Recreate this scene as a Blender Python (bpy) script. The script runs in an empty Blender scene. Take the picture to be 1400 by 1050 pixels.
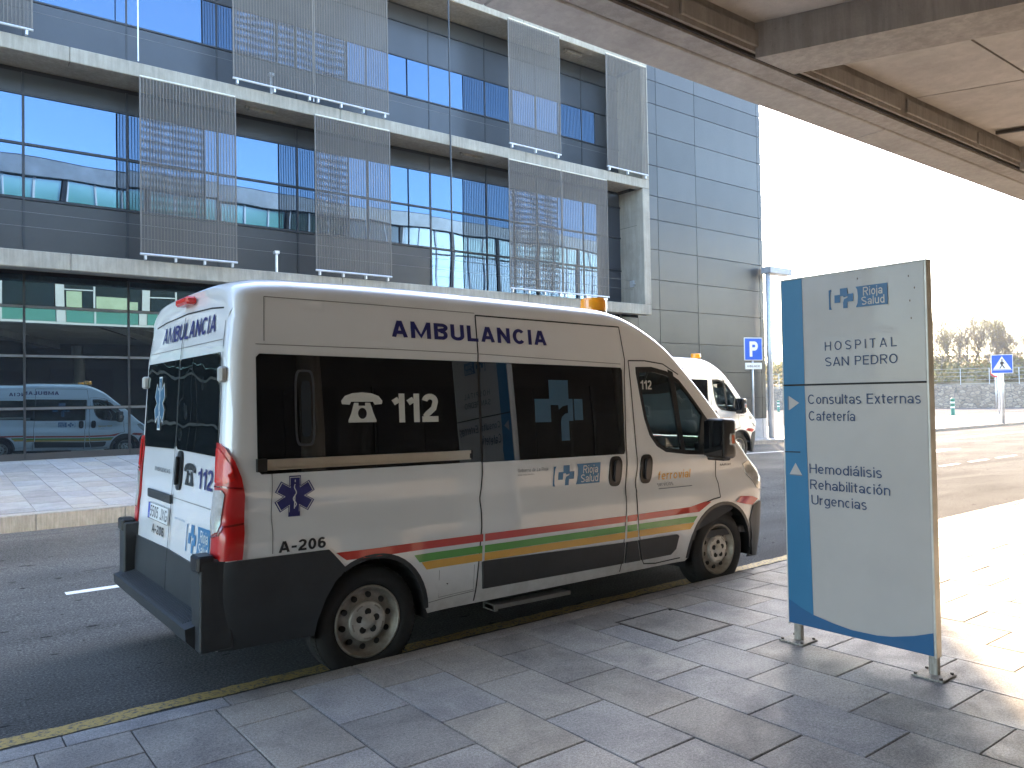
import bpy, bmesh, math, random
from mathutils import Vector, Matrix, geometry
random.seed(7)
S = bpy.context.scene
COL = S.collection
PI = math.pi

# ------------------------------------------------------------------ camera, sky, sun, exposure
YAW, PITCH, ROLL = 0.9124, 0.0195, -0.0173
CAM = Vector((-1.2422, -4.345, 1.6998))
fw = Vector((math.cos(PITCH) * math.cos(YAW), math.cos(PITCH) * math.sin(YAW), math.sin(PITCH)))
rt = Vector((math.sin(YAW), -math.cos(YAW), 0))
up = rt.cross(fw)
rt2 = math.cos(ROLL) * rt + math.sin(ROLL) * up
up2 = -math.sin(ROLL) * rt + math.cos(ROLL) * up
cd = bpy.data.cameras.new('camera')
cam = bpy.data.objects.new('camera', cd); COL.objects.link(cam)
cd.sensor_width = 36; cd.lens = 36 * 1068.48 / 1400
cd.clip_start = 0.05; cd.clip_end = 3000
cam.matrix_world = Matrix(((rt2.x, up2.x, -fw.x, CAM.x), (rt2.y, up2.y, -fw.y, CAM.y), (rt2.z, up2.z, -fw.z, CAM.z), (0, 0, 0, 1)))
S.camera = cam

SUN_AZ, SUN_EL = math.radians(37.0), math.radians(27.5)
W = bpy.data.worlds.new('World'); S.world = W; W.use_nodes = True
nt = W.node_tree; nt.nodes.clear()
sky = nt.nodes.new('ShaderNodeTexSky'); sky.sky_type = 'NISHITA'; sky.sun_disc = False
sky.sun_elevation = SUN_EL; sky.sun_rotation = PI / 2 - SUN_AZ
sky.air_density = 1.0; sky.dust_density = 1.0; sky.ozone_density = 1.3
bg = nt.nodes.new('ShaderNodeBackground'); bg.inputs[1].default_value = 0.11
wo = nt.nodes.new('ShaderNodeOutputWorld')
nt.links.new(sky.outputs[0], bg.inputs[0]); nt.links.new(bg.outputs[0], wo.inputs[0])
sl = bpy.data.lights.new('sun', 'SUN'); sl.energy = 2.1; sl.angle = math.radians(0.53); sl.color = (1.0, 0.76, 0.51)
sun = bpy.data.objects.new('sun', sl); COL.objects.link(sun)
sd = Vector((math.cos(SUN_EL) * math.cos(SUN_AZ), math.cos(SUN_EL) * math.sin(SUN_AZ), math.sin(SUN_EL)))
sun.rotation_euler = sd.to_track_quat('Z', 'Y').to_euler()
sun.location = sd * 60
S.view_settings.view_transform = 'Standard'; S.view_settings.look = 'None'
S.view_settings.exposure = 3.68; S.view_settings.gamma = 1.0; S.view_settings.use_curve_mapping = False
S.render.engine = 'CYCLES'
S.cycles.max_bounces = 10; S.cycles.diffuse_bounces = 5; S.cycles.glossy_bounces = 5
S.cycles.transparent_max_bounces = 16; S.cycles.transmission_bounces = 6
S.cycles.caustics_reflective = True; S.cycles.blur_glossy = 0.15
S.cycles.sample_clamp_indirect = 0; S.cycles.use_denoising = True
S.cycles.use_light_tree = True

# ------------------------------------------------------------------ materials
def node_mat(name):
    m = bpy.data.materials.new(name); m.use_nodes = True
    return m, m.node_tree, m.node_tree.nodes['Principled BSDF']
def L(nt, a, b): nt.links.new(a, b)
def noise(nt, scale, detail=4, rough=0.6, vec=None, dist=0):
    n = nt.nodes.new('ShaderNodeTexNoise'); n.inputs['Scale'].default_value = scale
    n.inputs['Detail'].default_value = detail; n.inputs['Roughness'].default_value = rough
    n.inputs['Distortion'].default_value = dist
    if vec is not None: L(nt, vec, n.inputs['Vector'])
    return n
def pos(nt, scale=(1, 1, 1), obj=False):
    tc = nt.nodes.new('ShaderNodeTexCoord') if obj else nt.nodes.new('ShaderNodeNewGeometry')
    mp = nt.nodes.new('ShaderNodeMapping'); mp.inputs['Scale'].default_value = scale
    L(nt, tc.outputs['Object'] if obj else tc.outputs['Position'], mp.inputs['Vector'])
    return mp.outputs[0]
def ramp(nt, src, stops):
    r = nt.nodes.new('ShaderNodeValToRGB'); L(nt, src, r.inputs[0])
    e = r.color_ramp.elements
    while len(e) < len(stops): e.new(0.5)
    for i, (p, c) in enumerate(stops):
        e[i].position = p; e[i].color = (*c, 1) if len(c) == 3 else c
    return r.outputs[0]
def mix(nt, fac, a, b, mode='MIX'):
    n = nt.nodes.new('ShaderNodeMix'); n.data_type = 'RGBA'; n.blend_type = mode
    for sock, v in ((n.inputs['Factor'], fac), (n.inputs['A'], a), (n.inputs['B'], b)):
        if hasattr(v, 'links'): L(nt, v, sock)
        elif isinstance(v, (int, float)): sock.default_value = v
        else: sock.default_value = (*v, 1)
    return n.outputs['Result']
def bump(nt, b, h, strength, dist):
    n = nt.nodes.new('ShaderNodeBump'); n.inputs['Strength'].default_value = strength
    n.inputs['Distance'].default_value = dist; L(nt, h, n.inputs['Height']); L(nt, n.outputs[0], b.inputs['Normal'])
    return n
MC = {}
def plain(name, col, rough=0.5, metal=0.0, coat=0.0, vary=0.12, scale=6.0, bmp=0.0, spec=0.5, bscale=60, obj=False):
    if name in MC: return MC[name]
    m, nt, b = node_mat(name)
    p = pos(nt, obj=obj)
    n = noise(nt, scale, 5, 0.65, p)
    lo = tuple(c * (1 - vary) for c in col); hi = tuple(min(1, c * (1 + vary)) for c in col)
    L(nt, ramp(nt, n.outputs['Fac'], [(0.3, lo), (0.7, hi)]), b.inputs['Base Color'])
    b.inputs['Roughness'].default_value = rough; b.inputs['Metallic'].default_value = metal
    b.inputs['Coat Weight'].default_value = coat; b.inputs['Coat Roughness'].default_value = 0.03
    b.inputs['Specular IOR Level'].default_value = spec
    if bmp > 0: bump(nt, b, noise(nt, bscale, 4, 0.6, p).outputs['Fac'], bmp, 0.01)
    MC[name] = m; return m
def tint(nt, amt, col):
    oi = nt.nodes.new('ShaderNodeObjectInfo'); g = nt.nodes.new('ShaderNodeNewGeometry')
    a = nt.nodes.new('ShaderNodeMath'); a.operation = 'ADD'; L(nt, oi.outputs['Random'], a.inputs[0]); L(nt, g.outputs['Random Per Island'], a.inputs[1])
    f = nt.nodes.new('ShaderNodeMath'); f.operation = 'FRACT'; L(nt, a.outputs[0], f.inputs[0])
    return f.outputs[0]
def m_stone(name, base, dirt=0.35):
    m, nt, b = node_mat(name)
    p = pos(nt)
    r = tint(nt, 1, base)
    tone = ramp(nt, r, [(0.0, tuple(c * 0.78 for c in base)), (0.35, (base[0] * 1.02, base[1] * 0.97, base[2] * 0.88)), (0.6, base), (0.8, (base[0] * .92, base[1] * .95, base[2] * 1.0)), (1.0, (base[0] * 1.14, base[1] * 1.12, base[2] * 1.08))])
    sp = ramp(nt, noise(nt, 190, 3, 0.75, p).outputs['Fac'], [(0.34, (0.62, 0.62, 0.62)), (0.5, (1, 1, 1)), (0.68, (1.28, 1.28, 1.28))])
    c = mix(nt, 1.0, tone, sp, 'MULTIPLY')
    bl = ramp(nt, noise(nt, 2.1, 6, 0.68, p, 0.4).outputs['Fac'], [(0.36, (1 - dirt, 1 - dirt, 1 - dirt * 0.9)), (0.58, (1, 1, 1))])
    c = mix(nt, 1.0, c, bl, 'MULTIPLY')
    st = ramp(nt, noise(nt, 26, 2, 0.5, p, 0.3).outputs['Fac'], [(0.72, (1, 1, 1)), (0.79, (0.55, 0.53, 0.5))])
    c = mix(nt, 0.7, c, st, 'MULTIPLY')
    c = mix(nt, 1.0, c, ramp(nt, noise(nt, 75, 3, 0.8, p).outputs['Fac'], [(0.36, (0.74,) * 3), (0.5, (1, 1, 1)), (0.64, (1.22,) * 3)]), 'MULTIPLY')
    L(nt, c, b.inputs['Base Color'])
    L(nt, ramp(nt, noise(nt, 7, 4, 0.6, p).outputs['Fac'], [(0.35, (0.62,) * 3), (0.7, (0.85,) * 3)]), b.inputs['Roughness']); b.inputs['Specular IOR Level'].default_value = 0.28
    bump(nt, b, noise(nt, 240, 3, 0.7, p).outputs['Fac'], 0.35, 0.004)
    return m
M_TILE = m_stone('granite_paving', (0.37, 0.342, 0.312))
M_TILE_FAR = m_stone('pale_paving', (0.33, 0.325, 0.315), 0.2)
def m_asphalt():
    m, nt, b = node_mat('asphalt'); p = pos(nt)
    c = ramp(nt, noise(nt, 62, 4, 0.85, p).outputs['Fac'], [(0.33, (0.048, 0.046, 0.043)), (0.5, (0.104, 0.099, 0.092)), (0.66, (0.21, 0.20, 0.185))])
    bl = ramp(nt, noise(nt, 0.7, 5, 0.6, pos(nt, (0.5, 1.4, 1)), 0.5).outputs['Fac'], [(0.35, (0.78,) * 3), (0.65, (1.2,) * 3)])
    c = mix(nt, 1.0, c, bl, 'MULTIPLY')
    vo = nt.nodes.new('ShaderNodeTexVoronoi'); vo.inputs['Scale'].default_value = 34; L(nt, p, vo.inputs['Vector'])
    sp = ramp(nt, vo.outputs['Distance'], [(0.10, (2.1,) * 3), (0.17, (1, 1, 1))])
    c = mix(nt, 0.55, c, sp, 'MULTIPLY')
    # oil drips behind the van
    d = ramp(nt, noise(nt, 6.5, 2, 0.45, pos(nt, (0.8, 2.0, 1)), 0.15).outputs['Fac'], [(0.70, (1, 1, 1)), (0.725, (0.38, 0.37, 0.37))])
    c = mix(nt, 1.0, c, d, 'MULTIPLY')
    L(nt, c, b.inputs['Base Color']); b.inputs['Roughness'].default_value = 0.95; b.inputs['Specular IOR Level'].default_value = 0.03
    bump(nt, b, noise(nt, 120, 3, 0.8, p).outputs['Fac'], 0.8, 0.01)
    return m
M_ASPH = m_asphalt()
def m_concrete(name, base, streak=0.25, sc=1.0):
    m, nt, b = node_mat(name); p = pos(nt)
    c = ramp(nt, noise(nt, 1.6 * sc, 8, 0.7, p, 0.3).outputs['Fac'], [(0.3, tuple(v * 0.8 for v in base)), (0.7, tuple(v * 1.14 for v in base))])
    s = ramp(nt, noise(nt, 5 * sc, 5, 0.7, pos(nt, (2.2, 2.2, 0.22)), 0.2).outputs['Fac'], [(0.42, (1 - streak,) * 3), (0.6, (1, 1, 1))])
    c = mix(nt, 0.8, c, s, 'MULTIPLY')
    h = ramp(nt, noise(nt, 30, 3, 0.6, p).outputs['Fac'], [(0.28, (0.6,) * 3), (0.36, (1, 1, 1))])
    c = mix(nt, 0.5, c, h, 'MULTIPLY')
    L(nt, c, b.inputs['Base Color']); b.inputs['Roughness'].default_value = 0.82
    bump(nt, b, noise(nt, 45, 6, 0.7, p).outputs['Fac'], 0.35, 0.01)
    return m
M_CONC = m_concrete('concrete', (0.35, 0.315, 0.255))
M_CONC_D = m_concrete('canopy_concrete', (0.34, 0.315, 0.285))
M_KERB = m_concrete('kerb_stone', (0.33, 0.31, 0.28), 0.3, 3)
def m_mirror(name, refl, tintc, wave, base=(0.01, 0.012, 0.015), rough=0.0, wscale=0.55):
    m, nt, b = node_mat(name); nt.nodes.remove(b)
    out = nt.nodes['Material Output']
    g = nt.nodes.new('ShaderNodeBsdfGlossy'); g.inputs['Color'].default_value = (*tintc, 1); g.inputs['Roughness'].default_value = rough
    d = nt.nodes.new('ShaderNodeBsdfDiffuse'); d.inputs['Color'].default_value = (*base, 1)
    lw = nt.nodes.new('ShaderNodeFresnel'); lw.inputs['IOR'].default_value = 1.5
    mr = nt.nodes.new('ShaderNodeMapRange'); mr.inputs['From Min'].default_value = 0.0; mr.inputs['From Max'].default_value = 1.0
    mr.inputs['To Min'].default_value = refl; mr.inputs['To Max'].default_value = 1.0
    L(nt, lw.outputs[0], mr.inputs['Value'])
    mx = nt.nodes.new('ShaderNodeMixShader'); L(nt, mr.outputs[0], mx.inputs[0]); L(nt, d.outputs[0], mx.inputs[1]); L(nt, g.outputs[0], mx.inputs[2])
    if wave > 0:
        bp = nt.nodes.new('ShaderNodeBump'); bp.inputs['Strength'].default_value = 1.0; bp.inputs['Distance'].default_value = wave
        L(nt, noise(nt, wscale, 1, 0.4, pos(nt), 0.0).outputs['Fac'], bp.inputs['Height']); L(nt, bp.outputs[0], g.inputs['Normal'])
    L(nt, mx.outputs[0], out.inputs['Surface'])
    return m
M_GLASS = m_mirror('facade_glass', 0.19, (0.36, 0.62, 1.0), 0.008)
M_GLASS_G = m_mirror('ground_floor_glass', 0.20, (0.5, 0.78, 0.95), 0.003)
M_BLACKGLASS = m_mirror('van_privacy_glass', 0.045, (0.95, 0.97, 1.0), 0.0, (0.006, 0.006, 0.007))
M_REARGLASS = m_mirror('van_rear_glass', 0.13, (0.9, 1.0, 0.95), 0.006, (0.006, 0.008, 0.009), wscale=3.0)
def m_clear(name, tintc, rf=0.06):
    m, nt, b = node_mat(name); nt.nodes.remove(b)
    out = nt.nodes['Material Output']
    t = nt.nodes.new('ShaderNodeBsdfTransparent'); t.inputs['Color'].default_value = (*tintc, 1)
    g = nt.nodes.new('ShaderNodeBsdfGlossy'); g.inputs['Roughness'].default_value = 0.0; g.inputs['Color'].default_value = (0.95, 1, 0.97, 1)
    lw = nt.nodes.new('ShaderNodeFresnel'); lw.inputs['IOR'].default_value = 1.5
    mr = nt.nodes.new('ShaderNodeMapRange'); mr.inputs['To Min'].default_value = rf
    L(nt, lw.outputs[0], mr.inputs['Value'])
    mx = nt.nodes.new('ShaderNodeMixShader'); L(nt, mr.outputs[0], mx.inputs[0]); L(nt, t.outputs[0], mx.inputs[1]); L(nt, g.outputs[0], mx.inputs[2])
    L(nt, mx.outputs[0], out.inputs['Surface'])
    return m
M_CLEAR = m_clear('cab_window_glass', (0.80, 0.93, 0.86))
def m_paint():
    m, nt, b = node_mat('white_van_paint'); p = pos(nt, obj=True)
    c = ramp(nt, noise(nt, 2.5, 5, 0.6, p).outputs['Fac'], [(0.3, (0.76, 0.755, 0.74)), (0.7, (0.82, 0.815, 0.80))])
    # road dirt low on the body, an actual film of grime
    sx = nt.nodes.new('ShaderNodeSeparateXYZ'); L(nt, p, sx.inputs[0])
    mr = nt.nodes.new('ShaderNodeMapRange'); mr.inputs['From Min'].default_value = 0.30; mr.inputs['From Max'].default_value = 0.62
    mr.inputs['To Min'].default_value = 1; mr.inputs['To Max'].default_value = 0; L(nt, sx.outputs[2], mr.inputs['Value'])
    nn = noise(nt, 9, 6, 0.7, p)
    mu = nt.nodes.new('ShaderNodeMath'); mu.operation = 'MULTIPLY'; L(nt, mr.outputs[0], mu.inputs[0]); L(nt, nn.outputs['Fac'], mu.inputs[1])
    c = mix(nt, mu.outputs[0], c, (0.30, 0.26, 0.21))
    L(nt, c, b.inputs['Base Color']); b.inputs['Roughness'].default_value = 0.35
    b.inputs['Coat Weight'].default_value = 1.0; b.inputs['Coat Roughness'].default_value = 0.015; b.inputs['Coat IOR'].default_value = 1.55
    return m
M_PAINT = m_paint()
M_CLAD = plain('dark_grey_plastic', (0.027, 0.0285, 0.030), 0.5, vary=0.2, scale=5, bmp=0.15, bscale=300, obj=True)
M_BLACK = plain('black_plastic', (0.012, 0.012, 0.013), 0.35, vary=0.2, obj=True)
M_SEAM = plain('seam_shadow_gap', (0.02, 0.019, 0.018), 0.8)
M_RUBBER = plain('tyre_rubber', (0.013, 0.0125, 0.012), 0.75, vary=0.35, scale=18, bmp=0.2, bscale=90, obj=True)
M_STEEL = plain('wheel_steel', (0.55, 0.53, 0.48), 0.42, 0.7, vary=0.25, scale=14, obj=True)
M_STEEL_D = plain('wheel_steel_dirty', (0.33, 0.30, 0.255), 0.5, 0.6, vary=0.35, scale=12, obj=True)
M_ALU = plain('brushed_aluminium', (0.62, 0.58, 0.50), 0.3, 0.9, vary=0.1)
M_RED = plain('red_stripe', (0.58, 0.045, 0.03), 0.35, coat=0.8, vary=0.05)
M_GREEN = plain('green_stripe', (0.09, 0.34, 0.04), 0.35, coat=0.8, vary=0.05)
M_YELLOW = plain('yellow_stripe', (0.75, 0.40, 0.04), 0.35, coat=0.8, vary=0.05)
M_NAVY = plain('navy_lettering', (0.014, 0.016, 0.13), 0.4, vary=0.05)
M_LBLUE = plain('logo_blue', (0.05, 0.19, 0.36), 0.4, vary=0.05)
M_CROSS = plain('window_cross_film', (0.03, 0.10, 0.17), 0.5, vary=0.08)
M_WHITE = plain('white_lettering', (0.72, 0.72, 0.68), 0.45, vary=0.03)
M_FILM = plain('window_white_film', (0.60, 0.60, 0.54), 0.5, vary=0.03)
M_BTXT = plain('black_lettering', (0.015, 0.015, 0.017), 0.45, vary=0.05)
M_GREYTXT = plain('grey_lettering', (0.16, 0.17, 0.19), 0.5, vary=0.05)
M_ORANGETXT = plain('orange_lettering', (0.80, 0.42, 0.06), 0.5, vary=0.05)
M_LAMPRED = plain('red_lamp_lens', (0.50, 0.010, 0.010), 0.28, coat=.3, vary=0.1)
M_LAMPRED2 = plain('bright_red_lamp_lens', (0.66, 0.020, 0.014), 0.25, coat=.3, vary=0.1)
M_LAMPWHITE = plain('clear_lamp_lens', (0.55, 0.53, 0.48), 0.08, 0.3, coat=1, vary=0.15, scale=25)
M_AMBER = plain('amber_lens', (0.85, 0.30, 0.015), 0.2, coat=1, vary=0.12, scale=12)
M_SEAT = plain('dark_seat_fabric', (0.022, 0.026, 0.036), 0.9, vary=0.2, scale=30)
M_TRIM = plain('cab_trim', (0.035, 0.036, 0.04), 0.7, vary=0.1)
M_PLATE = plain('plate_white', (0.78, 0.78, 0.76), 0.35, vary=0.03)
M_PBLUE = plain('plate_blue', (0.01, 0.05, 0.45), 0.35, vary=0.03)

# ------------------------------------------------------------------ mesh helpers
class MB:
    def __init__(s): s.v = []; s.f = []
    def add(s, vs, fs):
        o = len(s.v); s.v += [tuple(v) for v in vs]; s.f += [tuple(i + o for i in f) for f in fs]; return s
    def box(s, x0, x1, y0, y1, z0, z1, c=0.0):
        if x0 > x1: x0, x1 = x1, x0
        if y0 > y1: y0, y1 = y1, y0
        if z0 > z1: z0, z1 = z1, z0
        if c <= 0:
            return s.add([(x0, y0, z0), (x1, y0, z0), (x1, y1, z0), (x0, y1, z0), (x0, y0, z1), (x1, y0, z1), (x1, y1, z1), (x0, y1, z1)],
                         [(0, 3, 2, 1), (4, 5, 6, 7), (0, 1, 5, 4), (1, 2, 6, 5), (2, 3, 7, 6), (3, 0, 4, 7)])
        bm = bmesh.new(); bmesh.ops.create_cube(bm, size=1)
        for v in bm.verts:
            v.co = Vector(((x0 + x1) / 2 + v.co.x * (x1 - x0), (y0 + y1) / 2 + v.co.y * (y1 - y0), (z0 + z1) / 2 + v.co.z * (z1 - z0)))
        bmesh.ops.bevel(bm, geom=bm.edges[:] + bm.verts[:], offset=c, segments=1 if c < 0.02 else 3, profile=0.6, affect='EDGES')
        bm.verts.ensure_lookup_table(); bm.verts.index_update()
        s.add([v.co[:] for v in bm.verts], [[v.index for v in f.verts] for f in bm.faces]); bm.free(); return s
    def tube(s, a, b, r, r2=None, n=8, cap=True):
        a, b = Vector(a), Vector(b); r2 = r if r2 is None else r2
        d = (b - a).normalized(); q = d.to_track_quat('Z', 'Y')
        vs = []
        for P_, R_ in ((a, r), (b, r2)):
            for i in range(n):
                t = 2 * PI * i / n
                vs.append(P_ + q @ Vector((math.cos(t) * R_, math.sin(t) * R_, 0)))
        fs = [(i, (i + 1) % n, n + (i + 1) % n, n + i) for i in range(n)]
        if cap: fs += [tuple(range(n))[::-1], tuple(range(n, 2 * n))]
        return s.add(vs, fs)
    def lathe(s, prof, c=(0, 0, 0), n=48, axis='Y', close=False):
        # prof: list of (radius, along)
        vs = []; fs = []
        for (r, h) in prof:
            for i in range(n):
                t = 2 * PI * i / n
                p = (math.cos(t) * r, h, math.sin(t) * r) if axis == 'Y' else (math.cos(t) * r, math.sin(t) * r, h)
                vs.append((p[0] + c[0], p[1] + c[1], p[2] + c[2]))
        m = len(prof)
        for k in range(m - 1):
            for i in range(n):
                j = (i + 1) % n
                fs.append((k * n + i, k * n + j, (k + 1) * n + j, (k + 1) * n + i))
        return s.add(vs, fs)
    def prism(s, poly, mapf):
        # poly list of (u,v); mapf(u,v,k) -> xyz, k in {0,1}
        n = len(poly); vs = [mapf(u, v, 0) for u, v in poly] + [mapf(u, v, 1) for u, v in poly]
        tris = geometry.tessellate_polygon([[Vector((u, v, 0)) for u, v in poly]])
        fs = [tuple(t) for t in tris] + [tuple(i + n for i in reversed(t)) for t in tris]
        fs += [(i, (i + 1) % n, n + (i + 1) % n, n + i) for i in range(n)]
        return s.add(vs, fs)
    def mesh(s, name, mat, smooth=False):
        me = bpy.data.meshes.new(name); me.from_pydata(s.v, [], s.f)
        bm = bmesh.new(); bm.from_mesh(me); bmesh.ops.recalc_face_normals(bm, faces=bm.faces); bm.to_mesh(me); bm.free()
        for mm in (mat if isinstance(mat, (list, tuple)) else [mat]): me.materials.append(mm)
        if smooth: me.polygons.foreach_set('use_smooth', [True] * len(me.polygons))
        me.update(); return me
    def build(s, name, mat, parent=None, smooth=False, **k):
        return link(name, s.mesh(name, mat, smooth), parent, **k)
def link(name, me, parent=None, loc=None, label=None, kind=None, cat=None, group=None):
    o = bpy.data.objects.new(name, me); COL.objects.link(o)
    if parent: o.parent = parent
    if loc: o.location = loc
    if label: o['label'] = label
    if kind: o['kind'] = kind
    if cat: o['category'] = cat
    if group: o['group'] = group
    return o
def thing(name, label, cat, loc=(0, 0, 0), rz=0, group=None):
    o = bpy.data.objects.new(name, None); COL.objects.link(o)
    o.location = loc; o.rotation_euler = (0, 0, rz); o.empty_display_size = 0.2
    o['label'] = label; o['category'] = cat
    if group: o['group'] = group
    return o
def copy_tree(o, parent=None):
    c = o.copy(); COL.objects.link(c)
    if parent: c.parent = parent
    for ch in [x for x in S.objects if x.parent == o]: copy_tree(ch, c)
    return c
def inpoly(x, y, poly):
    c = False; n = len(poly); j = n - 1
    for i in range(n):
        xi, yi = poly[i]; xj, yj = poly[j]
        if (yi > y) != (yj > y) and x < (xj - xi) * (y - yi) / (yj - yi) + xi: c = not c
        j = i
    return c
def resample(poly, step):
    out = []; n = len(poly)
    for i in range(n):
        a = poly[i]; b = poly[(i + 1) % n]; d = math.hypot(b[0] - a[0], b[1] - a[1]); k = max(1, int(math.ceil(d / step)))
        for t in range(k): out.append((a[0] + (b[0] - a[0]) * t / k, a[1] + (b[1] - a[1]) * t / k))
    return out
def tri_region(poly, holes=(), step=0.07, ustep=None):
    loops = [resample(poly, step)] + [resample(h, step) for h in holes]
    vs = []; es = []
    for lp in loops:
        o = len(vs); vs += lp; es += [(o + i, o + (i + 1) % len(lp)) for i in range(len(lp))]
    us = [p[0] for p in poly]; ws = [p[1] for p in poly]
    u = min(us) + step * 0.5
    while u < max(us):
        w = min(ws) + step * 0.5
        while w < max(ws):
            if inpoly(u, w, poly) and not any(inpoly(u, w, h) for h in holes):
                if all(abs(u - p[0]) + abs(w - p[1]) > step * 0.45 for p in vs[:sum(len(l) for l in loops)]): vs.append((u, w))
            w += step
        u += step
    r = geometry.delaunay_2d_cdt([Vector(p) for p in vs], es, [], 0, 1e-5)
    V2 = [(p.x, p.y) for p in r[0]]; F = []
    for f in r[2]:
        cx = sum(V2[i][0] for i in f) / len(f); cy = sum(V2[i][1] for i in f) / len(f)
        if inpoly(cx, cy, poly) and not any(inpoly(cx, cy, h) for h in holes): F.append(tuple(f))
    return V2, F
def drape(name, poly, mp, off, mat, parent, holes=(), step=0.07, thick=0.0, **k):
    V2, F = tri_region(poly, holes, step)
    mb = MB(); mb.add([mp(u, v, off) for u, v in V2], F)
    if thick > 0:
        from collections import Counter
        cnt = Counter()
        for f in F:
            for i in range(3): cnt[frozenset((f[i], f[(i + 1) % 3]))] += 1
        n0 = len(mb.v); mb.v += [tuple(mp(u, v, off - thick)) for u, v in V2]
        for e, c in cnt.items():
            if c == 1:
                a, b = tuple(e); mb.f.append((a, b, b + n0, a + n0))
        used = set(i for f in mb.f for i in f)
        idx = {o: i for i, o in enumerate(sorted(used))}
        mb.v = [mb.v[o] for o in sorted(used)]; mb.f = [tuple(idx[i] for i in f) for f in mb.f]
    o = mb.build(name, mat, parent, smooth=(thick == 0), **k)
    if thick > 0:
        o.data.polygons.foreach_set('use_smooth', [True] * len(o.data.polygons))
        try: o.data.set_sharp_from_angle(angle=math.radians(40))
        except Exception: pass
    return o
def strip(pts, w):
    """polyline -> thin polygon of width w"""
    L1 = []; R1 = []
    n = len(pts)
    for i in range(n):
        a = Vector(pts[max(0, i - 1)]); b = Vector(pts[min(n - 1, i + 1)]); d = (b - a).normalized(); nrm = Vector((-d.y, d.x)) * w / 2
        p = Vector(pts[i]); L1.append(tuple(p + nrm)); R1.append(tuple(p - nrm))
    return L1 + R1[::-1]
_tc = {}
def text_mesh2d(txt, bold=0.0, spacing=1.0):
    key = (txt, bold, spacing)
    if key in _tc: return _tc[key]
    cu = bpy.data.curves.new('t', 'FONT'); cu.body = txt; cu.offset = bold; cu.space_character = spacing; cu.resolution_u = 4
    o = bpy.data.objects.new('t', cu); COL.objects.link(o)
    dg = bpy.context.evaluated_depsgraph_get(); ev = o.evaluated_get(dg); me = ev.to_mesh()
    vs = [(v.co.x, v.co.y) for v in me.vertices]; fs = [tuple(p.vertices) for p in me.polygons]
    ev.to_mesh_clear(); bpy.data.objects.remove(o); bpy.data.curves.remove(cu)
    x0 = min(v[0] for v in vs); x1 = max(v[0] for v in vs); y0 = min(v[1] for v in vs); y1 = max(v[1] for v in vs)
    vs = [((x - x0) / (x1 - x0), (y - y0) / (y1 - y0)) for x, y in vs]
    _tc[key] = (vs, fs); return vs, fs
def lettering(name, txt, u0, u1, v0, v1, mp, off, mat, parent, bold=0.0, spacing=1.0, shear=0.0, **k):
    return block(name, txt, u0, u1, v0, v1, mp, off, mat, parent, .105 + 2.2 * bold, .13)
def lettering_font(name, txt, u0, u1, v0, v1, mp, off, mat, parent, bold=0.0, spacing=1.0, shear=0.0, **k):
    """flat print: text filling the box u0..u1, v0..v1 on the mapped surface"""
    vs, fs = text_mesh2d(txt, bold, spacing)
    P3 = [mp(u0 + (u1 - u0) * a + shear * b, v0 + (v1 - v0) * b, off) for a, b in vs]
    mb = MB(); mb.add(P3, fs)
    return mb.build(name, mat, parent, **k)

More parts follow.
